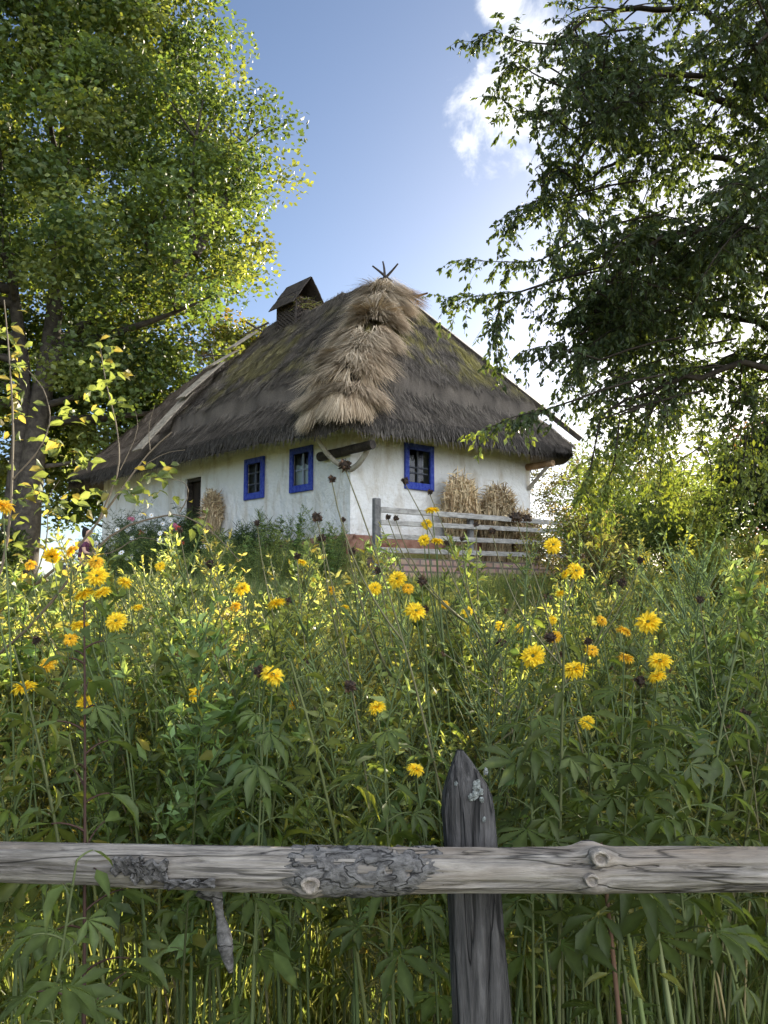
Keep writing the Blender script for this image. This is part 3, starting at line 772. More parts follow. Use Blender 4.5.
M_SHEAF = col_mat('sheaf straw', .8)
def sheaf(px, py_top, depth_s, height, wid, label, lean=0., loc=None, lights=1.):
    base = T(depth_s, ztp + .02, .45) if loc is None else np.asarray(loc, float)
    o = thing('straw_sheaf', label, 'sheaf', base, 'straw sheaves leaning on the cottage walls')
    r_ = np.random.default_rng(int(px)); n = 1500
    th = r_.uniform(0, 2 * PI, n); rr = np.sqrt(r_.random(n))
    dirx = np.stack([np.cos(th) * rr, np.sin(th) * rr, np.zeros(n)], -1)
    hs = height * r_.uniform(.72, 1.0, n) * (1.06 - .28 * rr ** 2) + .10 * height * np.sin(3 * th + px)
    c_ = np.where(r_.random(n)[:, None] < .75, np.array([.62, .49, .30]), np.array([.42, .29, .16])) * r_.uniform(.55, 1.3, n)[:, None] * lights
    mbs = MB()
    ys = np.array([0, .28, .45, .75, 1.0]); prof = np.array([1.0, .80, .82, 1.02, .86]) * wid
    ctr = base + np.array([lean, 0, 0.])[None] * 0
    pts = [ctr + dirx * pr_ + np.array([lean * y_, 0, 0]) * height + np.array([0, 0, 1.]) * (hs * y_)[:, None] + r_.normal(0, .015 + .05 * max(0, y_ - .4), (n, 3)) for y_, pr_ in zip(ys, prof)]
    for k in range(4):
        w0 = np.stack([-np.sin(th), np.cos(th), th * 0], -1) * .008
        w0 = nrm(np.cross(pts[k + 1] - pts[k], r_.normal(0, 1, (n, 3)))) * r_.uniform(.006, .013, n)[:, None] * (1.3 if k == 3 else 1)
        V = np.stack([pts[k] - w0, pts[k] + w0, pts[k + 1] + w0, pts[k + 1] - w0], 1)
        mbs.add(V.reshape(-1, 3), np.arange(n * 4).reshape(-1, 4), np.repeat(c_ * (1.12 if k == 3 else 1), 4, 0))
    mbs.build('stalks', M_SHEAF, o)
    hd = nrm(r_.normal(0, 1, (n, 3)) * .7 + np.array([0, 0, .3]) + dirx * .9)
    mh = MB().scatter(BL_V, BL_F, pts[4], hd, r_.normal(0, 1, (n, 3)), np.stack([r_.uniform(.015, .03, n), r_.uniform(.10, .2, n), np.full(n, .1)], -1), c_ * 1.1)
    mh.build('ears', M_SHEAF, o)
    th2 = np.linspace(0, 2 * PI, 25); ring_ = base + np.stack([np.cos(th2) * wid * .80 + lean * height * .36, np.sin(th2) * wid * .80, np.full(25, height * .36)], -1)
    MB().tube(ring_, .018, 5, cap=False, col=np.array([.20, .14, .08])).build('tie', M_STRAW, o)
    return o
sheaf(462, 470, 2.65, 1.72, .38, 'tallest pale straw sheaf under the end window, behind the fence')
sheaf(499, 480, 3.75, 1.62, .40, 'middle straw sheaf behind the plank fence, darker and more ragged', .03, lights=.8)
sheaf(527, 512, 4.75, 1.08, .34, 'short reddish straw sheaf by the far corner of the end wall', -.02, lights=.95)
sheaf(213, 500, 0, 1.2, .19, 'slim straw sheaf on the long wall between door and window', 0, WP(LONG, 4.72, BASE + .28, .26), .8)

# ------------------------------------------------------------------ leaf templates
LF_V = [[0, 0, 0], [-.5, .42, .06], [.5, .42, .06], [0, 1, -.06], [0, .45, -.05]]
LF_F = [[0, 2, 3, 4], [0, 4, 3, 1]]
# lance leaf, curved in two steps
LL_V = [[0, 0, 0], [-.5, .35, .07], [0, .35, 0], [.5, .35, .07], [-.36, .7, .02], [0, .7, -.06], [.36, .7, .02], [0, 1, -.2]]
LL_F4 = [[0, 2, 1, 1]]
LL_F = [[0, 3, 2], [0, 2, 1], [1, 2, 5], [1, 5, 4], [2, 3, 6], [2, 6, 5], [4, 5, 7], [5, 6, 7]]
# palmate leaf of five deep lobes
def palmate():
    V, Fc = [], []
    for ang, l_, w_ in ((0, 1., .165), (.62, .84, .14), (-.62, .84, .14), (1.22, .58, .12), (-1.22, .58, .12)):
        o = len(V); ca, sa = math.cos(ang), math.sin(ang)
        def P(x, y, z):
            y = y + .12; return [x * ca + y * sa, .05 + y * ca - x * sa, z]
        for x, y, z in ((0, -.1, 0), (-w_ * .6, l_ * .3, .03), (0, l_ * .3, -.01), (w_ * .6, l_ * .3, .03), (-w_, l_ * .58, .02), (0, l_ * .58, -.05), (w_, l_ * .58, .02), (0, l_, -.2 * l_)):
            V.append(P(x, y, z))
        Fc += [[q + o for q in t_] for t_ in LL_F]
    return np.array(V), np.array(Fc)
PM_V, PM_F = palmate()
P3_V, P3_F = PM_V[:24] * [1.25, 1, 1], PM_F[:24]


def rdir(r_, n, zlo=-1., zhi=1.):
    z = r_.uniform(zlo, zhi, n); t_ = r_.uniform(0, 2 * PI, n); q = np.sqrt(1 - z * z)
    return np.stack([q * np.cos(t_), q * np.sin(t_), z], -1)


def curve(p0, p1, p2, n=8):
    t_ = np.linspace(0, 1, n)[:, None]
    return (1 - t_) ** 2 * np.asarray(p0) + 2 * t_ * (1 - t_) * np.asarray(p1) + t_ ** 2 * np.asarray(p2)


# ------------------------------------------------------------------ meadow weeds, the uncountable growth
def weed_bushy(seed, pal, ls=1., bare=.42, nb=26, asp=.30, spread_=1., fine=False):
    dens, low = (88, .34) if fine else (46, .15)
    if fine: nb = int(nb * 1.25); asp *= 1.15; ls *= .78; bare = min(.5, bare * 1.05)
    else: bare *= .6; asp *= 1.3; ls *= 1.12
    """upright leafy stem branching into small-leaved sprays, 1 m tall"""
    r_ = np.random.default_rng(seed); mb = MB()
    top = np.array([r_.normal(0, .13), r_.normal(0, .13), 1.]); g = np.linspace(0, 1, 9)
    main = curve([0, 0, 0], [r_.normal(0, .04), r_.normal(0, .04), .5], top, 9)
    sc_ = np.array([.10, .125, .05]) * r_.uniform(.6, 1.4)
    mb.tube(main, np.linspace(.006, .0015, 9), 4, cap=False, col=sc_, mat=1)
    Ps, Ds, Sz = [], [], []
    for k in range(nb):
        f = r_.uniform(bare, .99); p = np.array([np.interp(f, g, main[:, q]) for q in range(3)])
        th = r_.uniform(0, 2 * PI); ln = ((1.05 - f) * .42 * r_.uniform(.5, 1.3) + .05) * spread_
        d_ = np.array([math.cos(th) * .65, math.sin(th) * .65, r_.uniform(.45, 1.)])
        tw_ = curve(p, p + d_ * ln * .5, p + d_ * ln + [0, 0, ln * r_.uniform(-.1, .3)], 6)
        mb.tube(tw_, np.linspace(.003, .0008, 6), 3, cap=False, col=sc_ * 1.1, mat=1)
        for q in r_.uniform(.08, 1, int(9 + ln * dens)):
            Ps.append([np.interp(q, np.linspace(0, 1, 6), tw_[:, c]) for c in range(3)]); Ds.append(rdir(r_, 1, -.3, .9)[0] + d_ * .5); Sz.append(r_.uniform(.014, .040) * ls)
    for q in r_.uniform(low, .88, 70 if fine else 40):
        Ps.append([np.interp(q, g, main[:, c]) for c in range(3)]); Ds.append(rdir(r_, 1, -.5, .4)[0]); Sz.append(r_.uniform(.03, .085) * ls)
    Ps, Ds, Sz = np.array(Ps), np.array(Ds), np.array(Sz); n = len(Ps)
    c_ = pal * (r_.uniform(.4, 1.6, n))[:, None] + r_.normal(0, .004, (n, 3))
    yel = r_.random(n) < .06; c_[yel] = np.array([.34, .30, .08]) * r_.uniform(.6, 1.2, yel.sum())[:, None]
    mb.scatter(LF_V, LF_F, Ps, Ds, rdir(r_, n, .1, 1), np.stack([Sz * asp, Sz, Sz], -1), np.clip(c_, .01, 1))
    return mb


def weed_dry(seed):
    """thin bleached stalks with a few small brown heads, 1 m tall"""
    r_ = np.random.default_rng(seed); mb = MB()
    for k in range(3):
        e = np.array([r_.normal(0, .16), r_.normal(0, .16), r_.uniform(.75, 1.05)]); cv = curve([r_.normal(0, .03), r_.normal(0, .03), 0], [e[0] * .2, e[1] * .2, .6], e, 9); sc_ = np.array([.26, .23, .13]) * r_.uniform(.6, 1.2)
        mb.tube(cv, np.linspace(.0035, .0012, 9), 4, cap=False, col=sc_, mat=1)
        for q in (4, 5, 6, 7):
            d_ = rdir(r_, 1, .2, .9)[0]; ee = cv[q] + d_ * r_.uniform(.06, .2); mb.tube(curve(cv[q], cv[q] + d_ * .05, ee, 4), np.linspace(.0016, .0008, 4), 3, cap=False, col=sc_, mat=1)
            m_ = 8; mb.scatter(LF_V, LF_F, np.tile(ee, (m_, 1)), rdir(r_, m_), rdir(r_, m_), np.full(m_, .009), np.array([.12, .075, .04]) * r_.uniform(.6, 1.5), 1)
    return mb


def weed_leafy(seed, pal, palm=.65, up=1.):
    """tall stem with big drooping lobed leaves, 1 m tall"""
    r_ = np.random.default_rng(seed); mb = MB()
    lean = r_.normal(0, .14, 2)
    main = curve([0, 0, 0], [lean[0] * .2, lean[1] * .2, .55], [lean[0], lean[1], 1.], 10)
    mb.tube(main, np.linspace(.006, .0025, 10), 5, cap=False, col=np.array([.10, .12, .045]) * r_.uniform(.7, 1.5), mat=1)
    nl = 18; fs = np.linspace(.42, .98, nl) ** .75 + r_.normal(0, .015, nl)
    th = np.arange(nl) * 2.4 + r_.uniform(0, 6); P = np.stack([np.interp(fs, np.linspace(0, 1, 10), main[:, c]) for c in range(3)], -1)
    od = np.stack([np.cos(th), np.sin(th), th * 0], -1); pl = .10 * (1.15 - fs) * up * r_.uniform(.6, 1.3, nl)
    tip = P + od * pl[:, None] + np.array([0, 0, .35]) * pl[:, None]
    for k in range(nl): mb.tube(curve(P[k], P[k] + [0, 0, pl[k] * .4] + od[k] * pl[k] * .5, tip[k], 4), np.linspace(.0025, .0014, 4), 3, cap=False, col=np.array([.10, .13, .045]), mat=1)
    D = nrm(od + np.array([0, 0, 1.]) * r_.uniform(-.75, .15, nl)[:, None] + r_.normal(0, .15, (nl, 3)))
    Nn = nrm(np.array([0, 0, 1.]) + r_.normal(0, .45, (nl, 3)))
    sz = (.05 + .055 * (1 - fs)) * r_.uniform(.7, 1.25, nl)
    c_ = pal * r_.uniform(.75, 1.3, nl)[:, None]
    ispalm = (r_.random(nl) < palm) & (fs < .85)
    sz = np.stack([sz, sz, sz * r_.uniform(.2, 2.6, nl)], -1)
    five = ispalm & (r_.random(nl) < .4); three = ispalm & ~five
    mb.scatter(PM_V, PM_F, tip[five], D[five], Nn[five], sz[five] * 1.05, c_[five])
    mb.scatter(P3_V, P3_F, tip[three], D[three], Nn[three], sz[three], c_[three])
    q = ~ispalm
    mb.scatter(LL_V, LL_F, tip[q], D[q], Nn[q], sz[q] * [.34, 1.2, 1.], c_[q])
    return mb


PAL_A = np.array([.105, .142, .044]); PAL_B = np.array([.25, .285, .115]); PAL_Y = np.array([.30, .31, .11])
KINDS = (
    (PAL_B, 1., .42, 26, .30, 1.), (PAL_B * [1.15, 1.05, .95], .8, .36, 32, .26, 1.1), (PAL_B * [.8, .92, 1.05], 1.25, .45, 20, .36, .9), (PAL_Y, .9, .40, 28, .30, 1.),
    (PAL_B * [1.0, 1.05, 1.2], .62, .35, 40, .22, 1.2), (PAL_B * [.7, .82, .8], 1.5, .40, 16, .30, .8), (PAL_Y * [.85, .95, 1.1], .7, .5, 34, .28, 1.3), (PAL_B * [1.2, 1.1, 1.1], .9, .30, 30, .20, 1.))
bushies = [weed_bushy(40 + k, *q) for k, q in enumerate(KINDS)]
sprays = [weed_bushy(60 + k, *q, fine=True) for k, q in enumerate(KINDS)]
drys = [weed_dry(140 + k) for k in range(4)]
leafies = [weed_leafy(80 + k, [PAL_A, PAL_A * [.8, .9, 1.1], PAL_A * [1.2, 1.1, .9]][k % 3]) for k in range(8)]


def veg_h(x, y):
    """how tall the growth stands, so that its top stays about eye level up the slope"""
    top = 1.73 + .016 * y + .10 * np.exp(-((x + .40) / .45) ** 2) - .10 * np.exp(-((x - .45) / .5) ** 2) + .06 * np.sin(x * 1.7 + 1) + .05 * np.sin(y * 2.1 + x)
    top = top - .12 * ss(-.8, -2.6, x) + .10 * ss(.8, 2.5, x) * ss(3, 6, y)
    return np.clip(top - tz(x, y), .28, 1.7)


def spread(n, y0, y1, pw=1.0, seed=1, marg=.7):
    r_ = np.random.default_rng(seed); t_ = r_.random(n) ** pw; y = y0 + (y1 - y0) * t_
    x = r_.uniform(-1, 1, n) * (.485 * y + marg); return x, y, r_


def place(name, protos, n, y0, y1, seed, hmul=(.72, 1.05), pw=1., wid=1., cond=None, mats=None):
    x, y, r_ = spread(n, y0, y1, pw, seed)
    a, b = hlocal(x, y); ok = ~((a > -1.6) & (b > -.8)); ok &= ~((a > -.5) & (b > -1.2))
    if cond is not None: ok &= cond(x, y)
    x, y = x[ok], y[ok]; n = len(x); z = tz(x, y) - .02
    h = veg_h(x, y) * r_.uniform(*hmul, n)
    mb = MB(); which = r_.integers(0, len(protos), n); rot = r_.uniform(0, 2 * PI, n)
    for k, p in enumerate(protos):
        s = which == k
        if not s.any(): continue
        wd = np.clip(h[s], .45, 1.6) ** .75 * wid
        tint = r_.uniform(.8, 1.25, s.sum())[:, None] * np.stack([r_.uniform(.9, 1.15, s.sum()), np.ones(s.sum()), r_.uniform(.8, 1.1, s.sum())], -1)
        mb.copy_of(p, np.stack([x, y, z], -1)[s], rot[s], np.stack([wd, wd, h[s]], -1), tint)
    o = mb.build(name, mats or [M_LEAF, M_STEM], smooth=True); tag(o, kind='stuff'); return o


tag(place('meadow_weeds', sprays, 310, 2.6, 4.1, 3, (.5, 1.06), 1.0, 1.05, cond=lambda x, y: ~((x > .55) & (y < 3.2) & (np.sin(x * 91 + y * 57) > 0))), 'pale green small leaved tall weeds in the strip behind the rail', 'weeds')
tag(place('dry_stalks', drys, 34, 2.8, 5.2, 9, (.7, 1.12), 1.0, 1.), 'thin bleached dry stalks standing among the green weeds', 'dry stalks')
tag(place('low_weeds', bushies, 300, 4.2, 8.5, 5, (.14, .42), 1.0, 1.1), 'short sunlit weeds on the open slope behind the tall strip', 'weeds')
tag(place('slope_weeds', bushies, 330, 8., 14., 15, (.4, 1.0), 1.0, 1.), 'knee high pale weeds on the slope below the cottage', 'weeds')
tag(place('leafy_undergrowth', leafies, 95, 2.10, 3.3, 4, (.5, .95), 1.0, .9), 'dark green lobed leaves of tall meadow plants behind the rail', 'undergrowth')

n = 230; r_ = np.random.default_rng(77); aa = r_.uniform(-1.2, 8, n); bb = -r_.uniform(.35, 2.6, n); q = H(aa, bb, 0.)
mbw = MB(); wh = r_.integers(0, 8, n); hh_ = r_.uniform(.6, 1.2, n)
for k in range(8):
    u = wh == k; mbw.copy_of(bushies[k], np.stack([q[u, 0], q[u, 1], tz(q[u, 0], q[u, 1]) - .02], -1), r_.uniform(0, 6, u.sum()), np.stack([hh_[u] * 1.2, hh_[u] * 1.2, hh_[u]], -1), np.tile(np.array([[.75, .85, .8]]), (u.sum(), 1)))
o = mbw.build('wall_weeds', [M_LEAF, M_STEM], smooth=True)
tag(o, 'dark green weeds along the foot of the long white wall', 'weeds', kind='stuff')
# grass
n = 95000; x, y, r_ = spread(n, 1.7, 19, 1.2, 8)
a, b = hlocal(x, y); ok = ~((a > -1.1) & (b > -.2)); x, y = x[ok], y[ok]; n = len(x)
P = np.stack([x, y, tz(x, y) - .01], -1); D = nrm(np.array([0, 0, 1.]) + r_.normal(0, .42, (n, 3)))
c_ = np.where(r_.random(n)[:, None] < .45, np.array([.23, .25, .115]), np.array([.14, .185, .07])) * r_.uniform(.7, 1.3, n)[:, None]
ln = r_.uniform(.10, .38, n)
g = MB().scatter(BL_V, BL_F, P, D, rdir(r_, n, -.2, .2), np.stack([.005 + .0009 * y, ln, ln], -1), c_)
tag(g.build('grass', M_LEAF), 'green and straw coloured grass growing on the slope between the stems', 'grass', kind='stuff')

# ------------------------------------------------------------------ yellow flowers, dry heads
def bloom_mesh(seed, c0=np.array([.85, .64, .03]), open_=1.):
    r_ = np.random.default_rng(seed); mb = MB()
    for n, r0, tilt, sc in ((16, .010, -.35, .95), (16, .010, -.05, 1.), (15, .008, .3, .95), (13, .006, .75, .8), (11, .004, 1.4, .62)):
        th = np.arange(n) * 2 * PI / n + r_.normal(0, .12, n); tl = tilt + r_.normal(0, .16, n) - (1 - open_) * 1.2
        od = np.stack([np.cos(th), np.sin(th), th * 0], -1)
        D = nrm(od + np.array([0, 0, 1.]) * tl[:, None]); Nn = nrm(np.array([0, 0, 1.]) - od * tl[:, None] * .8)
        s = .040 * sc * r_.uniform(.82, 1.12, n)
        mb.scatter(LL_V, LL_F, od * r0, D, Nn, np.stack([s * .42, s, s], -1), c0 * r_.uniform(.75, 1.15, n)[:, None])
    mb.tube([[0, 0, -.012], [0, 0, -.002], [0, 0, .008]], [.006, .012, .004], 8, col=np.array([.14, .16, .04]))
    return mb.mesh('bloom', M_PETAL)


def dry_mesh(seed):
    r_ = np.random.default_rng(seed); mb = MB(); n = 70
    d_ = rdir(r_, n, -.9, 1.)
    mb.scatter(LL_V, LL_F, d_ * .008, d_ + r_.normal(0, .7, (n, 3)) - [0, 0, .3], rdir(r_, n), np.stack([r_.uniform(.006, .011, n), r_.uniform(.010, .022, n), np.full(n, .02)], -1),
               np.where(r_.random(n)[:, None] < .5, [.085, .05, .028], [.035, .025, .02]) * r_.uniform(.6, 1.4, n)[:, None])
    mb.tube([[0, 0, -.014], [0, 0, 0], [0, 0, .014]], [.008, .016, .006], 8, col=np.array([.04, .028, .02]))
    return mb.mesh('seed_head', M_STEM)


BLOOM = [bloom_mesh(k) for k in range(4)]
BLOOM_O = [bloom_mesh(20 + k, np.array([.80, .52, .03]), .75) for k in range(2)]
DRY = [dry_mesh(30 + k) for k in range(3)]


def flower_plant(heads, label, lean, depth, name='yellow_flower_plant', cat='flower', grp='tall yellow double flowers in the meadow', leaves=7, seed=0, stemcol=(.10, .13, .05), leafpal=None):
    """heads: (px, py, diameter px, kind) of one plant; the stem rises from the soil at a lean"""
    r_ = np.random.default_rng(seed * 7 + 3)
    pts = [at(h[0], h[1], depth + (0 if k == 0 else r_.uniform(-.06, .06))) for k, h in enumerate(heads)]
    p = pts[0]; bx, by = p[0] + lean, depth + r_.uniform(.0, .25); base = np.array([bx, by, float(tz(bx, by)) - .02])
    o = thing(name, label, cat, base, grp)
    mid = (base + p) / 2 + np.array([lean * .32, 0, .12])
    main = curve(base, mid, p - [0, 0, .01], 16); sm = MB()
    sm.tube(main, np.linspace(.0055, .0018, 16), 5, cap=False, col=np.asarray(stemcol))
    for h, q in zip(heads[1:], pts[1:]):
        s_ = main[11]; sm.tube(curve(s_, (s_ + q) / 2 + [(q[0] - s_[0]) * .25, 0, -.05], q - [0, 0, .008], 8), np.linspace(.0035, .0015, 8), 4, cap=False, col=np.asarray(stemcol))
    sm.build('stem', M_STEM, o, smooth=True)
    fs = np.linspace(.25, .86, leaves) + r_.normal(0, .02, leaves)
    P = np.stack([np.interp(fs, np.linspace(0, 1, 16), main[:, c]) for c in range(3)], -1); th = np.arange(leaves) * 2.4 + r_.uniform(0, 6)
    D = nrm(np.stack([np.cos(th), np.sin(th), r_.uniform(-.5, .3, leaves)], -1)); lm = MB(); sz = (.05 + .09 * (1 - fs)) * r_.uniform(.8, 1.2, leaves)
    pal = (PAL_A * 1.1 if leafpal is None else leafpal) * r_.uniform(.8, 1.3, leaves)[:, None]
    lo = fs < .6
    lm.scatter(PM_V, PM_F, P[lo], D[lo], nrm([0, 0, 1.] + r_.normal(0, .2, (lo.sum(), 3))), sz[lo], pal[lo])
    hi = ~lo; lm.scatter(LL_V, LL_F, P[hi], D[hi], nrm([0, 0, 1.] + r_.normal(0, .2, (hi.sum(), 3))), np.stack([sz[hi] * .34, sz[hi] * 1.15, sz[hi]], -1), pal[hi])
    lm.build('leaves', M_LEAF, o, smooth=True)
    for k, (h, q) in enumerate(zip(heads, pts)):
        kind = h[3]; me = (DRY if kind == 'd' else BLOOM_O if kind == 'o' else BLOOM)[r_.integers(0, {'d': 3, 'o': 2}.get(kind, 4))]
        hd = bpy.data.objects.new('seed_head' if kind == 'd' else 'flower_head', me); C.objects.link(hd); hd.parent = o
        s = h[2] * depth / F_PX / (.055 if kind == 'd' else .082)
        hd.location = Vector(q - base); hd.scale = (s, s, s)
        hd.rotation_euler = Vector((r_.normal(0, .35), -1 + r_.normal(0, .45) if r_.random() < .65 else -.2, .65 + r_.normal(0, .3))).to_track_quat('Z', 'Y').to_euler()
    return o


y_, o_, d_k = 'y', 'o', 'd'
FL = [
    ([(3, 505, 22, o_), (-14, 520, 18, y_)], 'orange yellow bloom at the very left edge above the path', .10, 2.7),
    ([(24, 687, 22, y_)], 'lone full yellow bloom low at the left edge of the meadow', .05, 2.7),
    ([(47, 664, 17, o_), (36, 640, 12, d_k)], 'small orange yellow bloom with a brown dry head beside it', -.08, 3.0),
    ([(52, 556, 17, y_), (30, 564, 12, o_), (71, 550, 14, o_)], 'three small orange blooms in front of the grey path', .18, 3.2),
    ([(97, 576, 20, y_), (84, 594, 21, y_), (102, 592, 17, y_), (96, 561, 15, o_)], 'dense cluster of four golden blooms below the seated person', .20, 2.9),
    ([(125, 582, 15, y_), (138, 607, 10, y_)], 'small yellow bloom on a thin stem just right of the golden cluster', .22, 3.1),
    ([(116, 621, 20, y_), (80, 625, 18, y_), (70, 639, 14, o_)], 'pair of yellow blooms under the golden cluster at left', .10, 2.9),
    ([(86, 703, 16, y_), (84, 722, 9, o_)], 'half hidden yellow bloom by the tall dark stem at left', -.04, 3.1),
    ([(197, 693, 18, y_)], 'yellow bloom facing sideways, alone over the left part of the rail', -.06, 3.0),
    ([(242, 588, 16, y_), (235, 606, 11, o_)], 'upright yellow bloom below the first blue window', .12, 3.3),
    ([(276, 603, 18, y_), (290, 601, 11, d_k)], 'yellow bloom touching a dark dry head, left of the meadow centre', .10, 3.2),
    ([(273, 675, 22, y_), (259, 671, 17, d_k)], 'bright yellow bloom with a brown seed head at its left', -.05, 2.7),
    ([(293, 704, 11, o_), (310, 690, 8, o_)], 'tiny orange bud pair right of the bloom with brown head', .05, 3.0),
    ([(377, 707, 17, y_), (350, 686, 16, d_k)], 'yellow bloom hanging beneath a dark ragged seed head', .10, 2.6),
    ([(416, 769, 16, y_)], 'small yellow bloom just left of the tip of the pointed post', .08, 2.4),
    ([(416, 611, 20, y_), (422, 581, 14, d_k), (425, 609, 11, d_k)], 'yellow bloom under a tall dark seed head before the brick terrace', .12, 3.0),
    ([(397, 579, 18, y_), (375, 588, 14, y_), (408, 588, 12, o_)], 'pair of pale yellow blooms below the plank fence post', .10, 3.1),
    ([(432, 510, 14, y_), (427, 524, 11, y_), (437, 541, 13, y_), (424, 540, 11, y_)], 'tall stem with four small yellow blooms crossing the plank fence', .10, 3.2),
    ([(553, 545, 17, y_), (527, 518, 12, d_k)], 'yellow bloom in front of the right end of the plank fence', -.30, 3.3),
    ([(576, 571, 17, y_), (565, 574, 10, y_)], 'twin yellow blooms under the right end of the terrace', -.25, 3.3),
    ([(533, 656, 22, y_), (550, 637, 15, d_k)], 'flat yellow bloom seen from the side with a dry head above', -.20, 2.8),
    ([(575, 669, 23, y_), (588, 641, 11, d_k)], 'large round yellow bloom alone in the right half of the meadow', -.18, 2.7),
    ([(648, 622, 22, y_), (624, 630, 15, o_), (602, 620, 12, o_)], 'fullest round yellow bloom standing highest on the right side', -.22, 2.9),
    ([(660, 661, 22, y_), (657, 676, 17, y_), (640, 681, 15, d_k)], 'two yellow blooms stacked one over the other at right', -.12, 2.8),
    ([(626, 657, 16, o_), (592, 650, 13, o_), (555, 636, 13, o_)], 'wilting orange blooms between the round yellow ones', -.20, 3.0),
    ([(587, 722, 14, y_)], 'yellow bloom half sunk in dark leaves low on the right', .05, 2.6),
    ([(553, 620, 9, y_), (560, 593, 10, y_), (520, 628, 9, y_)], 'sprig of three small pale yellow buds right of centre', .15, 3.4),
    ([(468, 612, 11, y_), (500, 626, 10, y_), (444, 604, 10, o_)], 'scattered small yellow buds right of the meadow centre', .10, 3.3),
    ([(345, 607, 9, y_), (302, 562, 10, y_), (330, 590, 10, o_)], 'thin stem with three faint yellow buds below the cottage corner', .14, 3.4),
    ([(160, 566, 10, y_), (178, 600, 9, y_)], 'pair of tiny yellow buds before the flower bed', .05, 3.5),
]
for k, (hs, lb, ln_, dp) in enumerate(FL):
    flower_plant(hs, lb, ln_, dp * .86, seed=k)
DR = [
    ([(345, 465, 17, d_k), (332, 479, 11, d_k)], 'brown dry head on a long stem against the cottage corner', .42, 2.5),
    ([(317, 517, 14, d_k), (322, 538, 12, d_k)], 'two brown dry heads before the long white wall', .25, 2.8),
    ([(210, 564, 13, d_k), (180, 530, 8, d_k)], 'brown dry head standing over the dark flower bed', .20, 2.9),
    ([(405, 481, 11, d_k), (388, 517, 8, d_k), (396, 518, 8, d_k)], 'brown dry head against the window of the end wall', .60, 3.0),
    ([(378, 570, 11, d_k), (352, 552, 11, d_k), (343, 520, 8, d_k)], 'black dry heads in front of the red clay plinth', .20, 3.0),
    ([(516, 517, 16, d_k), (492, 531, 10, d_k)], 'brown dry head across the upper rails of the plank fence', .35, 2.8),
    ([(430, 492, 8, d_k), (476, 524, 8, d_k), (462, 539, 7, d_k), (447, 543, 8, d_k)], 'thin stem with small black heads before the straw sheaves', .45, 3.2),
    ([(502, 643, 14, d_k), (640, 560, 10, d_k), (622, 583, 13, d_k)], 'black dry heads on stems leaning right of the terrace', -.1, 3.0),
    ([(745, 714, 15, d_k), (700, 600, 11, d_k)], 'dark drooping dry head near the right edge', .1, 2.6),
    ([(305, 662, 11, d_k), (297, 556, 10, d_k), (257, 523, 9, d_k)], 'slender dry stem with dark heads left of the clay plinth', .2, 3.1),
]
for k, (hs, lb, ln_, dp) in enumerate(DR):
    flower_plant(hs, lb, ln_, dp * .9, 'dry_flower_stem', 'dry flower', 'dry brown seed heads in the meadow', 3, 60 + k, (.15, .14, .07))

# ------------------------------------------------------------------ the near rail fence
fn = thing('rail_fence', 'weathered log rail fence with one pointed post across the foreground', 'fence', (0.15, 1.78, 0))
yF = 1.74
xs = np.linspace(-1.35, 1.35, 300); pl_, pr_ = at(0, 866, yF), at(768, 869, yF)
zc = np.interp(xs, [pl_[0], at(320, 871, yF)[0], pr_[0]], [at(0, 862, yF)[2], at(320, 871, yF)[2], pr_[2]])
rad = np.interp(xs, [-1.35, at(0, 0, yF)[0], -.15, .2, .45, .85], [.036, .038, .045, .044, .045, .043])
lg = MB(); sides = 96; th = np.linspace(0, 2 * PI, sides, endpoint=False)
V = np.zeros((300, sides, 3))
kx = [(at(597, 858, yF)[0], .9, .018), (at(590, 880, yF)[0], -.45, .014), (at(310, 885, yF)[0], -.62, .016), (at(588, 846, yF)[0], 1.75, .013)]
for j, t_ in enumerate(th):
    r_ = rad * (1 + .05 * (fbm(np.stack([xs * 3, xs * 0 + math.cos(t_) * 2, xs * 0 + math.sin(t_) * 2], -1), 3) - .5))
    gv = fbm(np.stack([xs * 2.2 + 4, xs * 0 + math.cos(t_) * 9, xs * 0 + math.sin(t_) * 9], -1), 4)
    r_ = r_ - .006 * ss(.12, .0, np.abs(gv - .5)) * ss(.35, .6, fbm(np.stack([xs * 4, xs * 0 + math.cos(t_) * 3, xs * 0 + math.sin(t_) * 3 + 7], -1), 2)) + .004 * (gv - .5)
    r_ = r_ - .010 * ss(.62, .75, fbm(np.stack([xs * 7, xs * 0 + math.cos(t_) * 2.5 + 11, xs * 0 + math.sin(t_) * 2.5], -1), 4))
    for x0, an, amp in kx:
        da = (t_ - (PI - an if False else an) + PI) % (2 * PI) - PI
        r_ = r_ + amp * np.exp(-((xs - x0) / .028) ** 2 - (da / .42) ** 2)
    V[:, j] = np.stack([xs, yF - np.cos(t_) * r_, zc + np.sin(t_) * r_], -1)
i = np.arange(299)[:, None] * sides + np.arange(sides)[None]; i2 = np.arange(299)[:, None] * sides + (np.arange(sides)[None] + 1) % sides
lg.add(V.reshape(-1, 3), np.stack([i, i2, i2 + sides, i + sides], -1).reshape(-1, 4))
rl = lg.build('rail', M_LOG, fn, smooth=True)
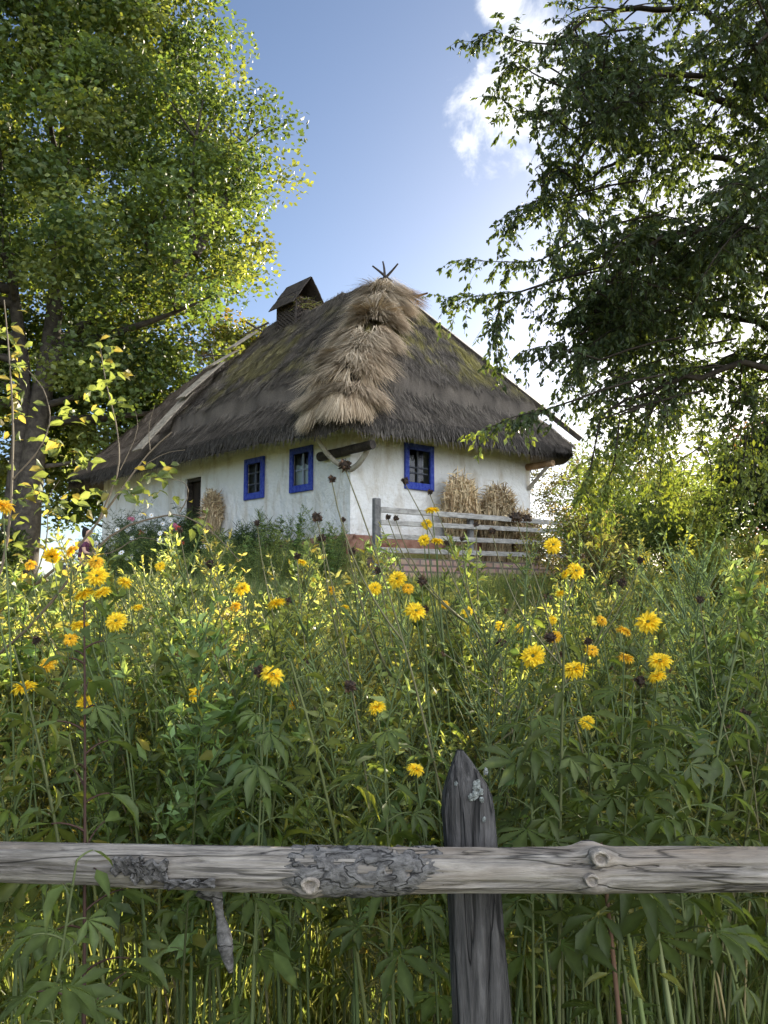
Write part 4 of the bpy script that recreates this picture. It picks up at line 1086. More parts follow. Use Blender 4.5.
# sawn branch knots
def knot(px, py, r0):
    c = at(px, py, yF - .055); mb = MB(); 
    for k, (rr, yy) in enumerate(((1., .0), (.96, -.006), (.62, -.009), (.58, -.004), (.25, -.006))):
        pass
    th_ = np.linspace(0, 2 * PI, 20, endpoint=False); V = []
    prof = ((1.05, .012), (1.0, .0), (.85, -.004), (.62, -.001), (.5, .004), (.22, .006), (.02, .004))
    for rr, yy in prof: V += [[c[0] + math.cos(q) * r0 * rr * (1 + .1 * math.sin(3 * q)), c[1] + yy, c[2] + math.sin(q) * r0 * rr * .85] for q in th_]
    i = np.arange(len(prof) - 1)[:, None] * 20 + np.arange(20)[None]; i2 = np.arange(len(prof) - 1)[:, None] * 20 + (np.arange(20)[None] + 1) % 20
    mb.add(V, np.stack([i, i2, i2 + 20, i + 20], -1).reshape(-1, 4)); mb.build('knot', M_KNOT, rl, smooth=True)
M_KNOT = flat_mat('knot wood', (.20, .17, .14), .85, .6, 90., (.38, .33, .27), 45.)
knot(601, 859, .019); knot(592, 881, .015); knot(310, 886, .019)
# sleeve of old bark left on the rail
xb = np.linspace(at(296, 0, yF)[0], at(436, 0, yF)[0], 60); zb2 = np.interp(xb, xs, zc); rb2 = np.interp(xb, xs, rad)
th = np.linspace(0, 2 * PI, 48, endpoint=False); V = np.zeros((60, 48, 3))
for j, t_ in enumerate(th):
    lim = .30 * (fbm(np.array([math.cos(t_) * 3.5 + 3, math.sin(t_) * 3.5, .3]), 4) - .35)
    uu_ = np.linspace(0, 1, 60); endf = np.minimum(ss(0, .05 + max(lim, 0), uu_), ss(1, .72 + max(lim, 0) + .2 * math.sin(t_), uu_))
    nn = fbm(np.stack([xb * 70, xb * 0 + math.cos(t_) * 5.6, xb * 0 + math.sin(t_) * 5.6], -1), 4)
    hole = ss(.60, .66, fbm(np.stack([xb * 26, xb * 0 + math.cos(t_) * 3 + 5, xb * 0 + math.sin(t_) * 3], -1), 3))
    r_ = rb2 + (.000 + .009 * nn) * endf * (1 - hole) - .006 * np.maximum(1 - endf, hole)
    V[:, j] = np.stack([xb, yF - np.cos(t_) * r_, zb2 + np.sin(t_) * r_], -1)
i = np.arange(59)[:, None] * 48 + np.arange(48)[None]; i2 = np.arange(59)[:, None] * 48 + (np.arange(48)[None] + 1) % 48
MB().add(V.reshape(-1, 3), np.stack([i, i2, i2 + 48, i + 48], -1).reshape(-1, 4)).build('bark', M_OLDBARK, rl, smooth=True)
# loose bark scraps near the left end
for px, py, w_, h_ in ((150, 872, .035, .02), (128, 866, .03, .016), (190, 884, .05, .008)):
    c = at(px, py, yF - .048); mb = MB(); n1_, n2_ = 10, 8
    V = [[c[0] + (q / (n1_ - 1) - .5) * 2 * w_, c[1] - .008 * math.sin(q * 2.1 + p) - .006 * p / n2_, c[2] + (p / (n2_ - 1) - .5) * 2 * h_ * (1 + .3 * math.sin(q * 1.7))] for p in range(n2_) for q in range(n1_)]
    F_ = [[p * n1_ + q, p * n1_ + q + 1, (p + 1) * n1_ + q + 1, (p + 1) * n1_ + q] for p in range(n2_ - 1) for q in range(n1_ - 1)]
    o = mb.add(V, F_).build('bark', M_OLDBARK, rl, smooth=True); sm = o.modifiers.new('thick', 'SOLIDIFY'); sm.thickness = .006
# pointed post behind the rail
yP = yF + .115
def post_ring(px, py, wpx, dep=.045):
    c = at(px, py, yP); return c, wpx / F_PX * yP / 2, dep
prof = [(484, 1120, 55, .048), (482, 1024, 54, .048), (477, 940, 51, .046), (474, 890, 50, .046), (471, 850, 50, .046), (468, 810, 50, .045), (467, 795, 47, .043), (466, 784, 40, .038), (464, 772, 29, .03), (462, 760, 17, .02), (460, 750, 6, .008)]
pm = MB(); V = []; sides = 72
th = np.linspace(0, 2 * PI, sides, endpoint=False)
# finer rings
tt = np.linspace(0, len(prof) - 1, 160); pf_ = np.array(prof, float)
for t_ in tt:
    px, py, wp, dp = [np.interp(t_, np.arange(len(prof)), pf_[:, q]) for q in range(4)]
    c = at(px, py, yP); hw_ = wp / F_PX * yP / 2
    sq = 1 / (np.abs(np.cos(th)) ** 4 + np.abs(np.sin(th)) ** 4) ** .25
    nz = 1 + .10 * (fbm(np.stack([np.cos(th) * 5, np.sin(th) * 5, np.full(sides, c[2] * 1.6)], -1), 3) - .5) + .05 * (vnoise(np.stack([th * 5, th * 0, np.full(sides, c[2] * 4)], -1)) - .5)
    gv = fbm(np.stack([np.cos(th) * 9, np.sin(th) * 9, np.full(sides, c[2] * 3.)], -1), 4); nz = nz - .10 * ss(.07, .0, np.abs(gv - .5)) + .05 * (gv - .5)
    V.append(np.stack([c[0] + np.cos(th) * hw_ * sq * nz, yP + np.sin(th) * dp * sq * nz, np.full(sides, c[2])], -1))
V = np.array(V); i = np.arange(159)[:, None] * sides + np.arange(sides)[None]; i2 = np.arange(159)[:, None] * sides + (np.arange(sides)[None] + 1) % sides
pm.add(V.reshape(-1, 3), np.stack([i, i2, i2 + sides, i + sides], -1).reshape(-1, 4))
po = pm.build('post', M_POST, fn, smooth=True); po['label'] = 'pointed dark grey post with a pale lichen spot'
rl_ = np.random.default_rng(3)
for px, py, r0 in ((477, 786, .010), (475, 795, .008), (481, 792, .006), (471, 798, .006), (482, 800, .005), (484, 820, .0045), (456, 784, .004), (486, 772, .006)):
    c = at(px, py, yP - .051); mb = MB(); k = 14; th_ = np.linspace(0, 2 * PI, k, endpoint=False); rr = r0 * (1 + .5 * (rl_.random(k) - .5))
    V = [[c[0], c[1] - .002, c[2]]] + [[c[0] + math.cos(q) * w2, c[1] + .004, c[2] + math.sin(q) * w2 * 1.4] for q, w2 in zip(th_, rr)]
    mb.add(V, [[0, 1 + q, 1 + (q + 1) % k] for q in range(k)]).build('lichen', M_LICHEN, po, smooth=True)
# stub of a broken bark-covered post left of it, still under the rail
sp = [(207, 884, 24), (217, 897, 11), (221, 920, 8), (226, 946, 17), (231, 972, 5)]
yS = yF + .03
pts = np.array([at(a_, b_, yS) for a_, b_, _ in sp]); tq = np.linspace(0, 4, 24)
pts = np.stack([np.interp(tq, np.arange(5), pts[:, c]) for c in range(3)], -1); rr = np.interp(tq, np.arange(5), [q[2] / F_PX * yS / 2 for q in sp])
o = MB().tube(pts, rr, 16, .9).build('broken_brace', M_OLDBARK, fn, smooth=True); o['label'] = 'broken bark covered brace hanging under the rail'

# ------------------------------------------------------------------ plants of the foreground one can point to
def big_plant(base_px, depth, height, label, seed, lean=(0, 0), pal=PAL_A, palm=.7, stem=(.10, .12, .045), nl=18, size=1., up=1.3, name='leafy_plant', z0=None):
    r_ = np.random.default_rng(seed); bx = at(base_px, 900, depth)[0]; bz = float(tz(bx, depth)) - .02
    o = thing(name, label, 'plant', (bx, depth, bz), 'tall leafy plants along the rail fence')
    main = curve([bx, depth, bz], [bx + lean[0] * .3, depth + lean[1] * .3, bz + height * .55], [bx + lean[0], depth + lean[1], bz + height], 14)
    sm = MB().tube(main, np.linspace(.006, .002, 14), 6, cap=False, col=np.asarray(stem)); lm = MB()
    nl = int(nl * 1.35); fs = np.linspace(.32 if depth < 1.9 else .56, 1., nl) + r_.normal(0, .01, nl); P = np.stack([np.interp(fs, np.linspace(0, 1, 14), main[:, c]) for c in range(3)], -1)
    th = np.arange(nl) * 2.4 + r_.uniform(0, 6); od = np.stack([np.cos(th), np.sin(th), th * 0], -1); pl = .11 * up * (1.2 - fs) * r_.uniform(.6, 1.2, nl)
    tip = P + od * pl[:, None] + [0, 0, .4] * pl[:, None]
    for k in range(nl): sm.tube(curve(P[k], P[k] + [0, 0, pl[k] * .4] + od[k] * pl[k] * .5, tip[k], 5), np.linspace(.0026, .0014, 5), 4, cap=False, col=np.asarray(stem) * 1.1)
    sm.build('stem', M_STEM, o, smooth=True)
    D = nrm(od + np.array([0, 0, 1.]) * r_.uniform(-.8, .1, nl)[:, None]); Nn = nrm(np.array([0, -.25, 1.]) + r_.normal(0, .2, (nl, 3)))
    sz = (.08 + .07 * (1 - fs)) * r_.uniform(.7, 1.2, nl) * size * .74; c_ = pal * r_.uniform(.8, 1.25, nl)[:, None]
    q = r_.random(nl) < palm; sz = np.stack([sz, sz, sz * r_.uniform(.3, 2.4, nl)], -1)
    lm.scatter(PM_V, PM_F, tip[q], D[q], Nn[q], sz[q] * 1.15, c_[q]); q = ~q
    lm.scatter(LL_V, LL_F, tip[q], D[q], Nn[q], sz[q] * [.34, 1.25, 1.], c_[q])
    lm.build('leaves', M_LEAF, o, smooth=True); return o


big_plant(98, 1.70, 1.62, 'tall plant with a dark reddish stem rising past the left part of the rail', 1, (-.09, .1), PAL_A, .15, (.055, .03, .022), 20)
big_plant(20, 1.52, 1.15, 'leafy plant covering the far left end of the rail', 2, (.10, .0), PAL_A * .95, .3, nl=16, size=1.1)
big_plant(120, 1.50, .93, 'low plant with long pointed leaves in front of the rail at left', 3, (-.12, 0), PAL_A * .9, .2, nl=12, size=1.25)
big_plant(330, 1.50, .70, 'low plant with a large lobed leaf in front of the rail at bottom centre', 4, (.03, 0), PAL_A * [.9, .95, 1.2], 1., nl=9, size=1.15)
big_plant(600, 2.05, 1.40, 'broad lobed plant right behind the rail, right of the pointed post', 5, (.10, .0), PAL_A * .85, .9, nl=20, size=1.3)
big_plant(530, 2.02, 1.33, 'lobed plant leaning on the pointed post at its right', 6, (.02, .05), PAL_A * .8, .9, nl=18, size=1.2)
big_plant(700, 2.0, 1.36, 'dark lobed plant behind the rail near the right edge', 7, (-.06, .05), PAL_A * .85, .8, nl=18, size=1.2)
big_plant(400, 2.0, 1.30, 'lobed plant just left of the pointed post', 8, (-.04, .05), PAL_A * .85, .7, nl=18, size=1.1)
big_plant(250, 2.05, 1.34, 'narrow leaved plant behind the rail above the broken brace', 9, (.02, .05), PAL_A * .95, .5, nl=18, size=1.1)
big_plant(640, 1.6, .55, 'low lobed sprout in the bottom right under the rail', 10, (-.05, 0), PAL_A * .9, .9, nl=8, size=.9)

# bare stalks at the bottom right
for k, (xa, xb_, ztop, lb) in enumerate(((700, 640, 1.1, 'pale bare stalk leaning left beneath the rail'), (675, 610, 1.05, 'pale green stalk leaning left beside the bare stalk'), (628, 600, .95, 'reddish brown stalk standing under the rail knots'))):
    p = at(xa, 1060, 1.95); q = at(xb_, 840, 2.05); p[2] = float(tz(p[0], 1.95)) - .02
    o = thing('bare_stalk', lb, 'stalk', p, 'stalks under the rail at right')
    MB().tube(curve(p, (p + q) / 2 + [.03, 0, 0], q, 10), np.linspace(.008, .005, 10), 6, col=np.array([[.22, .24, .11], [.16, .20, .07], [.14, .08, .05]][k])).build('stem', M_STEM, o, smooth=True)
    n = 6; r_ = np.random.default_rng(k); P = np.linspace(p, q, n + 2)[1:-1]
    MB().scatter(LL_V, LL_F, P, rdir(r_, n, -.6, .2), rdir(r_, n, .4, 1), np.stack([np.full(n, .02), np.full(n, .08), np.full(n, .08)], -1), PAL_Y * .8).build('leaves', M_LEAF, o)

# ------------------------------------------------------------------ rose bush at the left
rb = thing('rose_bush', 'thorny bush with yellowing leaves and bare twigs arching in from the left', 'bush', (-2.15, 3.3, float(tz(-2.15, 3.3))))
rmesh = MB(); r_ = np.random.default_rng(21)
def pth(pp, dep, r0, r1, m=14):
    p = np.array([at(a_, b_, dep + c_) for a_, b_, c_ in pp]); t_ = np.linspace(0, len(p) - 1, m)
    # smooth the polyline a little
    q = np.stack([np.interp(t_, np.arange(len(p)), p[:, c]) for c in range(3)], -1)
    q[1:-1] = (q[:-2] + q[1:-1] * 2 + q[2:]) / 4
    rmesh.tube(q, np.linspace(r0, r1, m), 6, col=np.array([.14, .11, .075])); return q
gnd = np.array([-2.15, 3.3, float(tz(-2.15, 3.3)) - .02])
tw = []
tw.append(pth([(-130, 660, 0), (-40, 640, 0), (30, 590, 0), (75, 553, 0), (98, 522, .05), (128, 480, .05), (150, 450, .1), (172, 432, .1)], 3.2, .008, .0025))
tw.append(pth([(-130, 690, 0), (-30, 680, 0), (40, 620, 0), (78, 565, 0), (120, 525, 0), (160, 517, 0), (180, 512, 0), (215, 532, 0), (240, 562, .05)], 3.1, .007, .0015, 18))
tw.append(pth([(-60, 700, 0), (-20, 620, 0), (8, 560, 0), (12, 480, 0), (14, 420, 0), (8, 340, .05), (4, 300, .1)], 3.0, .007, .002))
tw.append(pth([(75, 553, 0), (110, 555, 0), (140, 535, 0), (170, 545, 0)], 3.15, .003, .001, 10))
tw.append(pth([(98, 522, 0), (120, 470, 0), (118, 430, 0), (105, 380, 0), (100, 345, 0)], 3.2, .004, .0015))
tw.append(pth([(12, 480, 0), (40, 450, 0), (52, 420, 0), (45, 390, 0), (28, 370, 0)], 3.0, .003, .0015))
tw.append(pth([(180, 512, 0), (190, 495, 0), (186, 480, 0), (160, 478, 0)], 3.1, .0025, .001, 8))
tw.append(pth([(150, 450, .1), (148, 425, .1), (155, 405, .1)], 3.2, .002, .001, 6))
tw.append(pth([(140, 468, .1), (165, 452, .1), (185, 450, .1)], 3.2, .002, .001, 6))
tw.append(pth([(30, 590, 0), (50, 540, 0), (45, 500, 0), (60, 480, 0)], 3.15, .003, .001, 8))
tw.append(pth([(120, 470, 0), (140, 430, 0), (135, 410, 0)], 3.2, .002, .0008, 6))
for p0, p1 in ((tw[0][0], gnd), (tw[1][0], gnd), (tw[2][0], gnd)):
    rmesh.tube(curve(p0, (p0 + p1) / 2 + [-.05, 0, .1], p1, 8), np.linspace(.008, .011, 8), 6, col=np.array([.12, .10, .07]))
rmesh.build('branches', M_STEM, rb, smooth=True)
spots = [(10, 330, 6), (12, 350, 5), (18, 370, 5), (22, 395, 6), (6, 395, 6), (12, 420, 6), (35, 440, 4), (100, 350, 6), (108, 368, 6), (96, 385, 4), (112, 398, 5), (85, 405, 5), (72, 420, 4), (60, 452, 6), (80, 460, 6), (35, 485, 7), (25, 500, 6),
         (55, 505, 6), (75, 498, 5), (15, 525, 6), (40, 545, 7), (60, 575, 6), (20, 585, 7), (8, 560, 6), (95, 500, 4), (115, 485, 3), (130, 490, 4), (140, 498, 4), (150, 480, 5), (160, 500, 4), (187, 525, 4), (195, 520, 2), (75, 535, 4), (165, 480, 3), (50, 600, 6), (5, 610, 6), (-30, 480, 8), (-40, 560, 10), (-50, 400, 8), (-30, 620, 8)]
P, D = [], []
for px, py, k in spots:
    c = at(px, py, 3.15 + r_.normal(0, .1))
    for _ in range(int(k * 2.2)): P.append(c + r_.normal(0, .035, 3)); D.append(rdir(r_, 1, -.8, .4)[0])
P, D = np.array(P), np.array(D); n = len(P)
sz = r_.uniform(.032, .066, n)
c_ = np.where(r_.random(n)[:, None] < .22, np.array([.21, .18, .06]), np.array([.11, .14, .055])) * r_.uniform(.7, 1.25, n)[:, None]
MB().scatter(LL_V, LL_F, P, D, nrm(rdir(r_, n, .2, 1)), np.stack([sz * .55, sz, sz], -1), c_).build('leaves', M_LEAF, rb)

# ------------------------------------------------------------------ trees
def clumps(mb, cen, rad, per, size, pal, r_, flat=.75, asp=.6, var=.35, droop=.0):
    n = len(cen)
    idx = np.repeat(np.arange(n), per)
    off = rdir(r_, len(idx)) * (r_.random(len(idx)) ** .45)[:, None]; off[:, 2] *= flat
    P = cen[idx] + off * rad[idx][:, None]
    tint = (1 + r_.normal(0, var * .45, n))[idx] * r_.uniform(.75, 1.25, len(idx))
    D = nrm(rdir(r_, len(idx), -.8, .6) + off * .5 - np.array([0, 0, droop])); sz = size * r_.uniform(.7, 1.25, len(idx))
    c_ = pal[r_.integers(0, len(pal), n)][idx] * tint.clip(.4, 1.8)[:, None]
    mb.scatter(LF_V, LF_F, P, D, nrm(rdir(r_, len(idx), .0, 1.)), np.stack([sz * asp, sz, sz], -1), c_)


def tree(name, label, base, trunkpts, trunkr, limbs, cen, rad, per, size, pal, seed, asp=.6, group=None, cat='tree', mat=M_TREELEAF, barkmat=M_BARK):
    r_ = np.random.default_rng(seed); o = thing(name, label, cat, base, group)
    tm = MB()
    for pts, r0, r1 in trunkpts:
        pts = np.array(pts, float); q = np.linspace(0, len(pts) - 1, 16); pp = np.stack([np.interp(q, np.arange(len(pts)), pts[:, c]) for c in range(3)], -1)
        pp[1:-1] = (pp[:-2] + 2 * pp[1:-1] + pp[2:]) / 4
        tm.tube(pp, np.linspace(r0, r1, 16), 12, .25)
    tm.build('trunk', barkmat, o, smooth=True)
    lm = MB()
    allp = np.vstack([np.stack([np.interp(np.linspace(0, len(p) - 1, 30), np.arange(len(p)), np.array(p, float)[:, c]) for c in range(3)], -1) for p, _, _ in trunkpts])
    # limbs reach from the trunk to the clumps through a shared set of knees
    kn = cen[r_.choice(len(cen), min(limbs, len(cen)), replace=False)]
    for c in kn:
        cand = allp[allp[:, 2] < c[2] - .1 * abs(c[2])]; cand = allp if len(cand) == 0 else cand
        k = np.argmin(np.linalg.norm((cand - c) * [1, 1, .6], axis=1)); s = cand[k]; ln_ = np.linalg.norm(c - s)
        cv = curve(s, s * .45 + c * .55 + [0, 0, -ln_ * .04] + r_.normal(0, ln_ * .06, 3), c, 9)
        lm.tube(cv, np.linspace(min(.16, .022 * ln_ + .02) * trunkr, .02 * trunkr, 9), 6, .2)
        near = cen[np.argsort(np.linalg.norm(cen - c, axis=1))[1:5]]
        for q in near: lm.tube(curve(cv[6], (cv[6] + q) / 2 + r_.normal(0, .1, 3), q, 6), np.linspace(.035, .01, 6) * trunkr, 5)
    lm.build('limbs', barkmat, o, smooth=True)
    cm = MB(); clumps(cm, cen, rad, per, size, pal, r_, asp=asp)
    cm.build('crown', mat, o); return o


# the big maple behind the left end of the cottage
r_ = np.random.default_rng(7); n = 1500
q = rdir(r_, n); rr = r_.uniform(.35, 1, n) ** .6
ce = np.array([-12.0, 27.5, 15.5]); rad3 = np.array([7.9, 6.2, 11.5])
lump = 1 + .22 * (fbm(q * 2.3 + 5, 3) - .5) * 2
cen = ce + q * rr[:, None] * rad3 * lump[:, None]
keep = (cen[:, 2] > 4.6) & (cen[:, 0] > -19.5) & (cen[:, 2] < 27)
a, b = hlocal(cen[:, 0], cen[:, 1]); keep &= ~((b < HW + 1.0) & (a < HL + 1.2) & (cen[:, 2] < 11)); keep &= ~((cen[:, 2] < 7.2) & (cen[:, 1] < 26.5))
keep &= ~((np.abs(cen[:, 0] + 12.1) < 1.3) & (cen[:, 1] < 27.3) & (cen[:, 2] < 12.5))
cen = cen[keep][:680]; rad = r_.uniform(.75, 1.5, len(cen))
bz = float(tz(-12.4, 27))
tree('maple_tree', 'huge leafy green tree with forked trunk rising behind the left of the cottage', (-12.4, 27, bz),
     [([(-12.2, 27, bz - .2), (-12.1, 27, 5), (-11.9, 27, 8.), (-11.5, 27, 11), (-11.4, 27, 16), (-11.5, 27, 22)], .52, .12),
      ([(-12.7, 27, bz - .2), (-12.6, 27.1, 5), (-12.3, 26.8, 9.), (-12.7, 26.5, 12), (-13.6, 26.3, 17)], .40, .10),
      ([(-11.9, 27, 8.6), (-10.9, 26.7, 10.6), (-9.2, 26.5, 11.8), (-6.6, 26.6, 13.5)], .24, .06)],
     1.3, 46, cen, rad, 230, .20, np.array([[.085, .13, .045], [.105, .15, .05], [.065, .105, .04], [.14, .17, .055]]), 7, .75)

# lower dark trees behind it and to its left
def crown_pts(seed, c, r3, n, shell=.3):
    r_ = np.random.default_rng(seed); q = rdir(r_, n); lump = 1 + .4 * (fbm(q * 2. + seed, 3) - .5)
    return np.asarray(c) + q * (r_.uniform(shell, 1, n) ** .55 * lump)[:, None] * np.asarray(r3), r_.uniform(.5, .95, n)
def simple_tree(name, label, x, y, h, r3, zc, n, per, size, pal, seed, tr=.18, group='trees beyond the cottage', **k):
    bz = float(tz(x, y)); cen, rad = crown_pts(seed, (x, y, zc), r3, n)
    return tree(name, label, (x, y, bz), [([(x, y, bz - .2), (x + .1, y, bz + (zc - bz) * .5), (x - .1, y + .1, zc), (x, y, zc + r3[2] * .6)], tr, tr * .3)], .7, 22, cen, rad, per, size, np.asarray(pal), seed, group=group, **k)
GREENS = [[.055, .095, .024], [.07, .11, .03], [.05, .08, .025]]
simple_tree('maple_tree', 'dark lower tree filling the gap between big trunk and roof end', -10.8, 31.5, 9, (4.2, 3, 3.6), 8.0, 120, 150, .22, GREENS, 31)
simple_tree('maple_tree', 'yellow green autumn tree just above the ridge left of the chimney', -6.0, 34, 13, (2.8, 2.5, 3.4), 10.9, 80, 130, .2, [[.13, .125, .04], [.16, .13, .05], [.10, .12, .03]], 32)
simple_tree('maple_tree', 'shaded tree at the far left edge behind the twin trunks', -19.5, 33, 12, (4.5, 3, 6), 10, 110, 140, .24, GREENS, 33)
simple_tree('birch_tree', 'thin sprig topped tree peeking over the ridge beside the chimney', -1.15, 33, 15, (.6, .5, 1.2), 13.6, 9, 16, .11, [[.10, .12, .04]], 34, .07)

# the pear tree hanging in from the right
pt = thing('pear_tree', 'tall pear tree with drooping small leaved branches hanging in at top right', 'tree', (5.7, 8.3, float(tz(5.7, 8.3))))
r_ = np.random.default_rng(17); bz = float(tz(5.7, 8.3)); tmb, bmb, lmb = MB(), MB(), MB()
tmb.tube(curve([5.7, 8.3, bz - .2], [5.5, 8.3, 3], [5.2, 8.0, 6.6], 14), np.linspace(.20, .09, 14), 12, .25)
tmb.build('trunk', M_BARK, pt, smooth=True)
limbs = [([5.6, 8.3, 2.8], [4.6, 7.8, 3.7], [3.5, 7.4, 3.85], [2.7, 7.3, 3.65], [2.0, 7.2, 3.3]),
         ([5.5, 8.3, 3.4], [4.6, 7.8, 4.8], [3.4, 7.3, 5.2], [2.5, 7.0, 4.9], [1.9, 6.9, 4.3]),
         ([5.4, 8.2, 4.0], [4.5, 7.4, 5.4], [3.5, 6.8, 6.2], [2.4, 6.5, 6.2], [1.7, 6.4, 5.6]),
         ([5.3, 8.1, 5.0], [4.4, 7.6, 6.6], [3.2, 7.3, 7.4], [2.1, 7.2, 7.3], [1.5, 7.1, 6.7]),
         ([5.2, 8.0, 6.0], [4.6, 7.6, 7.6], [3.6, 7.2, 8.5], [2.4, 7.0, 8.6], [1.7, 7.0, 8.2]),
         ([5.4, 8.2, 4.4], [4.8, 6.8, 5.6], [4.0, 5.8, 6.2], [3.2, 5.2, 6.0], [2.5, 5.0, 5.3]),
         ([5.4, 8.1, 4.8], [4.8, 7.0, 6.6], [3.9, 6.2, 7.4], [2.9, 5.8, 7.4], [2.1, 5.7, 6.9]),
         ([5.4, 8.3, 4.6], [4.6, 8.6, 6.2], [3.6, 8.7, 6.8], [2.6, 8.6, 6.6], [2.0, 8.5, 6.0]),
         ([5.4, 8.3, 3.8], [4.8, 8.6, 5.0], [3.8, 8.8, 5.4], [3.0, 8.7, 5.1], [2.4, 8.6, 4.5]),
         ([5.5, 8.2, 3.6], [4.9, 7.2, 4.9], [4.2, 6.5, 5.3], [3.4, 6.1, 5.0], [2.9, 6.0, 4.5]),
         ([5.2, 8.0, 6.4], [4.8, 7.4, 8.2], [4.1, 6.8, 9.2], [3.2, 6.4, 9.4], [2.3, 6.2, 9.0]),
         ([5.3, 8.0, 5.6], [5.2, 7.0, 7.2], [5.0, 6.0, 7.8], [4.6, 5.2, 7.6], [4.2, 4.8, 7.0]),
         ([5.4, 8.2, 4.4], [6.2, 7.4, 6.0], [6.4, 6.6, 6.6], [6.2, 5.8, 6.4], [5.8, 5.2, 5.8]),
         ([5.4, 8.3, 5.0], [6.2, 8.8, 6.8], [6.8, 9.2, 7.4], [7.2, 9.6, 7.2], [7.4, 9.8, 6.6]),
         ([5.5, 8.3, 3.2], [4.9, 8.9, 4.2], [4.3, 9.4, 4.6], [3.7, 9.6, 4.3], [3.2, 9.7, 3.8]),
         ([5.5, 8.3, 3.6], [4.4, 8.2, 5.2], [3.2, 8.0, 5.5], [2.4, 7.9, 5.0], [2.0, 7.8, 4.2]),
         ([5.4, 8.2, 4.6], [4.2, 7.8, 6.4], [3.0, 7.7, 6.9], [2.2, 7.6, 6.4], [1.75, 7.5, 5.6]),
         ([5.5, 8.3, 3.3], [4.6, 8.6, 4.5], [3.9, 8.9, 4.9], [3.1, 9.0, 4.7], [2.5, 9.0, 4.2])]
TP, TD_, TS, TW = [], [], [], []
sun_tint = False
def twig(s, d_, ln_, dens, r0=.004):
    e = s + d_ * ln_ + np.array([0, 0, -.32 * ln_]); m_ = s + d_ * ln_ * .55 + np.array([0, 0, .04 * ln_])
    cv = curve(s, m_, e, 6); bmb.tube(cv, np.linspace(r0, .0012, 6), 4, cap=False)
    k = max(3, int(ln_ * dens)); f = r_.uniform(.12, 1, k)
    p = np.stack([np.interp(f, np.linspace(0, 1, 6), cv[:, c]) for c in range(3)], -1)
    tdir = nrm(cv[-1] - cv[0])
    dd = nrm(tdir * .5 + rdir(r_, k, -1, .5) * .8 + [0, 0, -.35]); TP.append(p + r_.normal(0, .008, (k, 3))); TD_.append(dd); TS.append(r_.uniform(.045, .08, k)); TW.append(np.full(k, sun_tint))
    return cv
XMIN = lambda y, z: (.235 - .03 * ss(4.2, 5.2, z)) * y + .10 * np.sin(z * 3)
for lb in limbs:
    lb = np.array(lb); q = np.linspace(0, 4, 22); lp = np.stack([np.interp(q, np.arange(5), lb[:, c]) for c in range(3)], -1)
    for _ in range(2): lp[1:-1] = (lp[:-2] + 2 * lp[1:-1] + lp[2:]) / 4
    lp[1:] += r_.normal(0, .02, (21, 3))
    bmb.tube(lp, np.linspace(.055, .010, 22), 7, .2)
    low = lb[2][2] < 4.0
    for k in range(25 if not low else 12):
        f = r_.integers(4, 22); s = lp[f]; d_ = nrm(np.array([r_.normal(-.25, .7), r_.normal(0, .8), r_.normal(.05, .35)])); ln_ = r_.uniform(.5, 1.15) * (.9 if low else 1)
        e = s + d_ * ln_ + [0, 0, -.3 * ln_]
        if e[0] < XMIN(e[1], e[2]): d_[0] = abs(d_[0]); e = s + d_ * ln_ + [0, 0, -.3 * ln_]
        cv = curve(s, s + d_ * ln_ * .6 + [0, 0, .06], e, 10); bmb.tube(cv, np.linspace(.010, .003, 10), 5, cap=False)
        for g_ in range(11 if not low else 7):
            f2 = r_.integers(2, 10); dd = nrm(d_ * .5 + rdir(r_, 1, -.9, .5)[0]); l2 = r_.uniform(.22, .55)
            e2 = cv[f2] + dd * l2
            if e2[0] < XMIN(e2[1], e2[2]) - .12: dd[0] = abs(dd[0])
            twig(cv[f2], dd, l2, 64 if not low else 40)
# sprays reaching furthest left over the sky and the roof, and hanging down at the right
SPR = [([(640, 320), (610, 330), (585, 350), (572, 385)], 7.3), ([(660, 360), (630, 370), (605, 385), (592, 420)], 7.6), ([(640, 290), (605, 290), (575, 305), (560, 340)], 7.8), ([(620, 250), (590, 255), (565, 275), (552, 310)], 7.6), ([(560, 45), (520, 42), (492, 30), (472, 42)], 6.8), ([(570, 90), (535, 75), (515, 60), (500, 75)], 6.9), ([(580, 235), (540, 262), (505, 262), (466, 260)], 7.0), ([(560, 280), (520, 292), (480, 296), (446, 298)], 7.0),
       ([(520, 292), (498, 310), (495, 335), (497, 362)], 7.0), ([(575, 400), (545, 410), (515, 416), (480, 432)], 6.6), ([(600, 360), (570, 350), (545, 345), (520, 352)], 6.9), ([(560, 200), (535, 200), (515, 215), (505, 228)], 7.2),
       ([(620, 415), (615, 460), (605, 490), (600, 520)], 7.0), ([(600, 420), (590, 470), (585, 490), (590, 505)], 7.2), ([(570, 130), (545, 110), (520, 112), (500, 98)], 7.0)]
for pp, dep in SPR:
    p = np.array([at(a_, b_, dep) for a_, b_ in pp]); q = np.linspace(0, 3, 14); cv = np.stack([np.interp(q, np.arange(4), p[:, c]) for c in range(3)], -1); cv[1:-1] = (cv[:-2] + 2 * cv[1:-1] + cv[2:]) / 4
    root_ = cv[0] + np.array([.8, .1, .25]); bmb.tube(np.vstack([curve(root_, (root_ + cv[0]) / 2 + [0, 0, .05], cv[0], 4)[:-1], cv]), np.linspace(.011, .002, 17), 5, cap=False)
    for k in range(2, 14):
        for _ in range(2 if k > 9 else 3): twig(cv[k], nrm(nrm(cv[min(k + 1, 13)] - cv[k - 1]) * .6 + rdir(r_, 1, -.9, .3)[0] * .7), r_.uniform(.12, .30) * (1.5 if dep > 7.25 else 1), 54, .002)
sun_tint = True
nh = 32                                            # hanging sprays at the lower right, sunlight put into their leaf colour
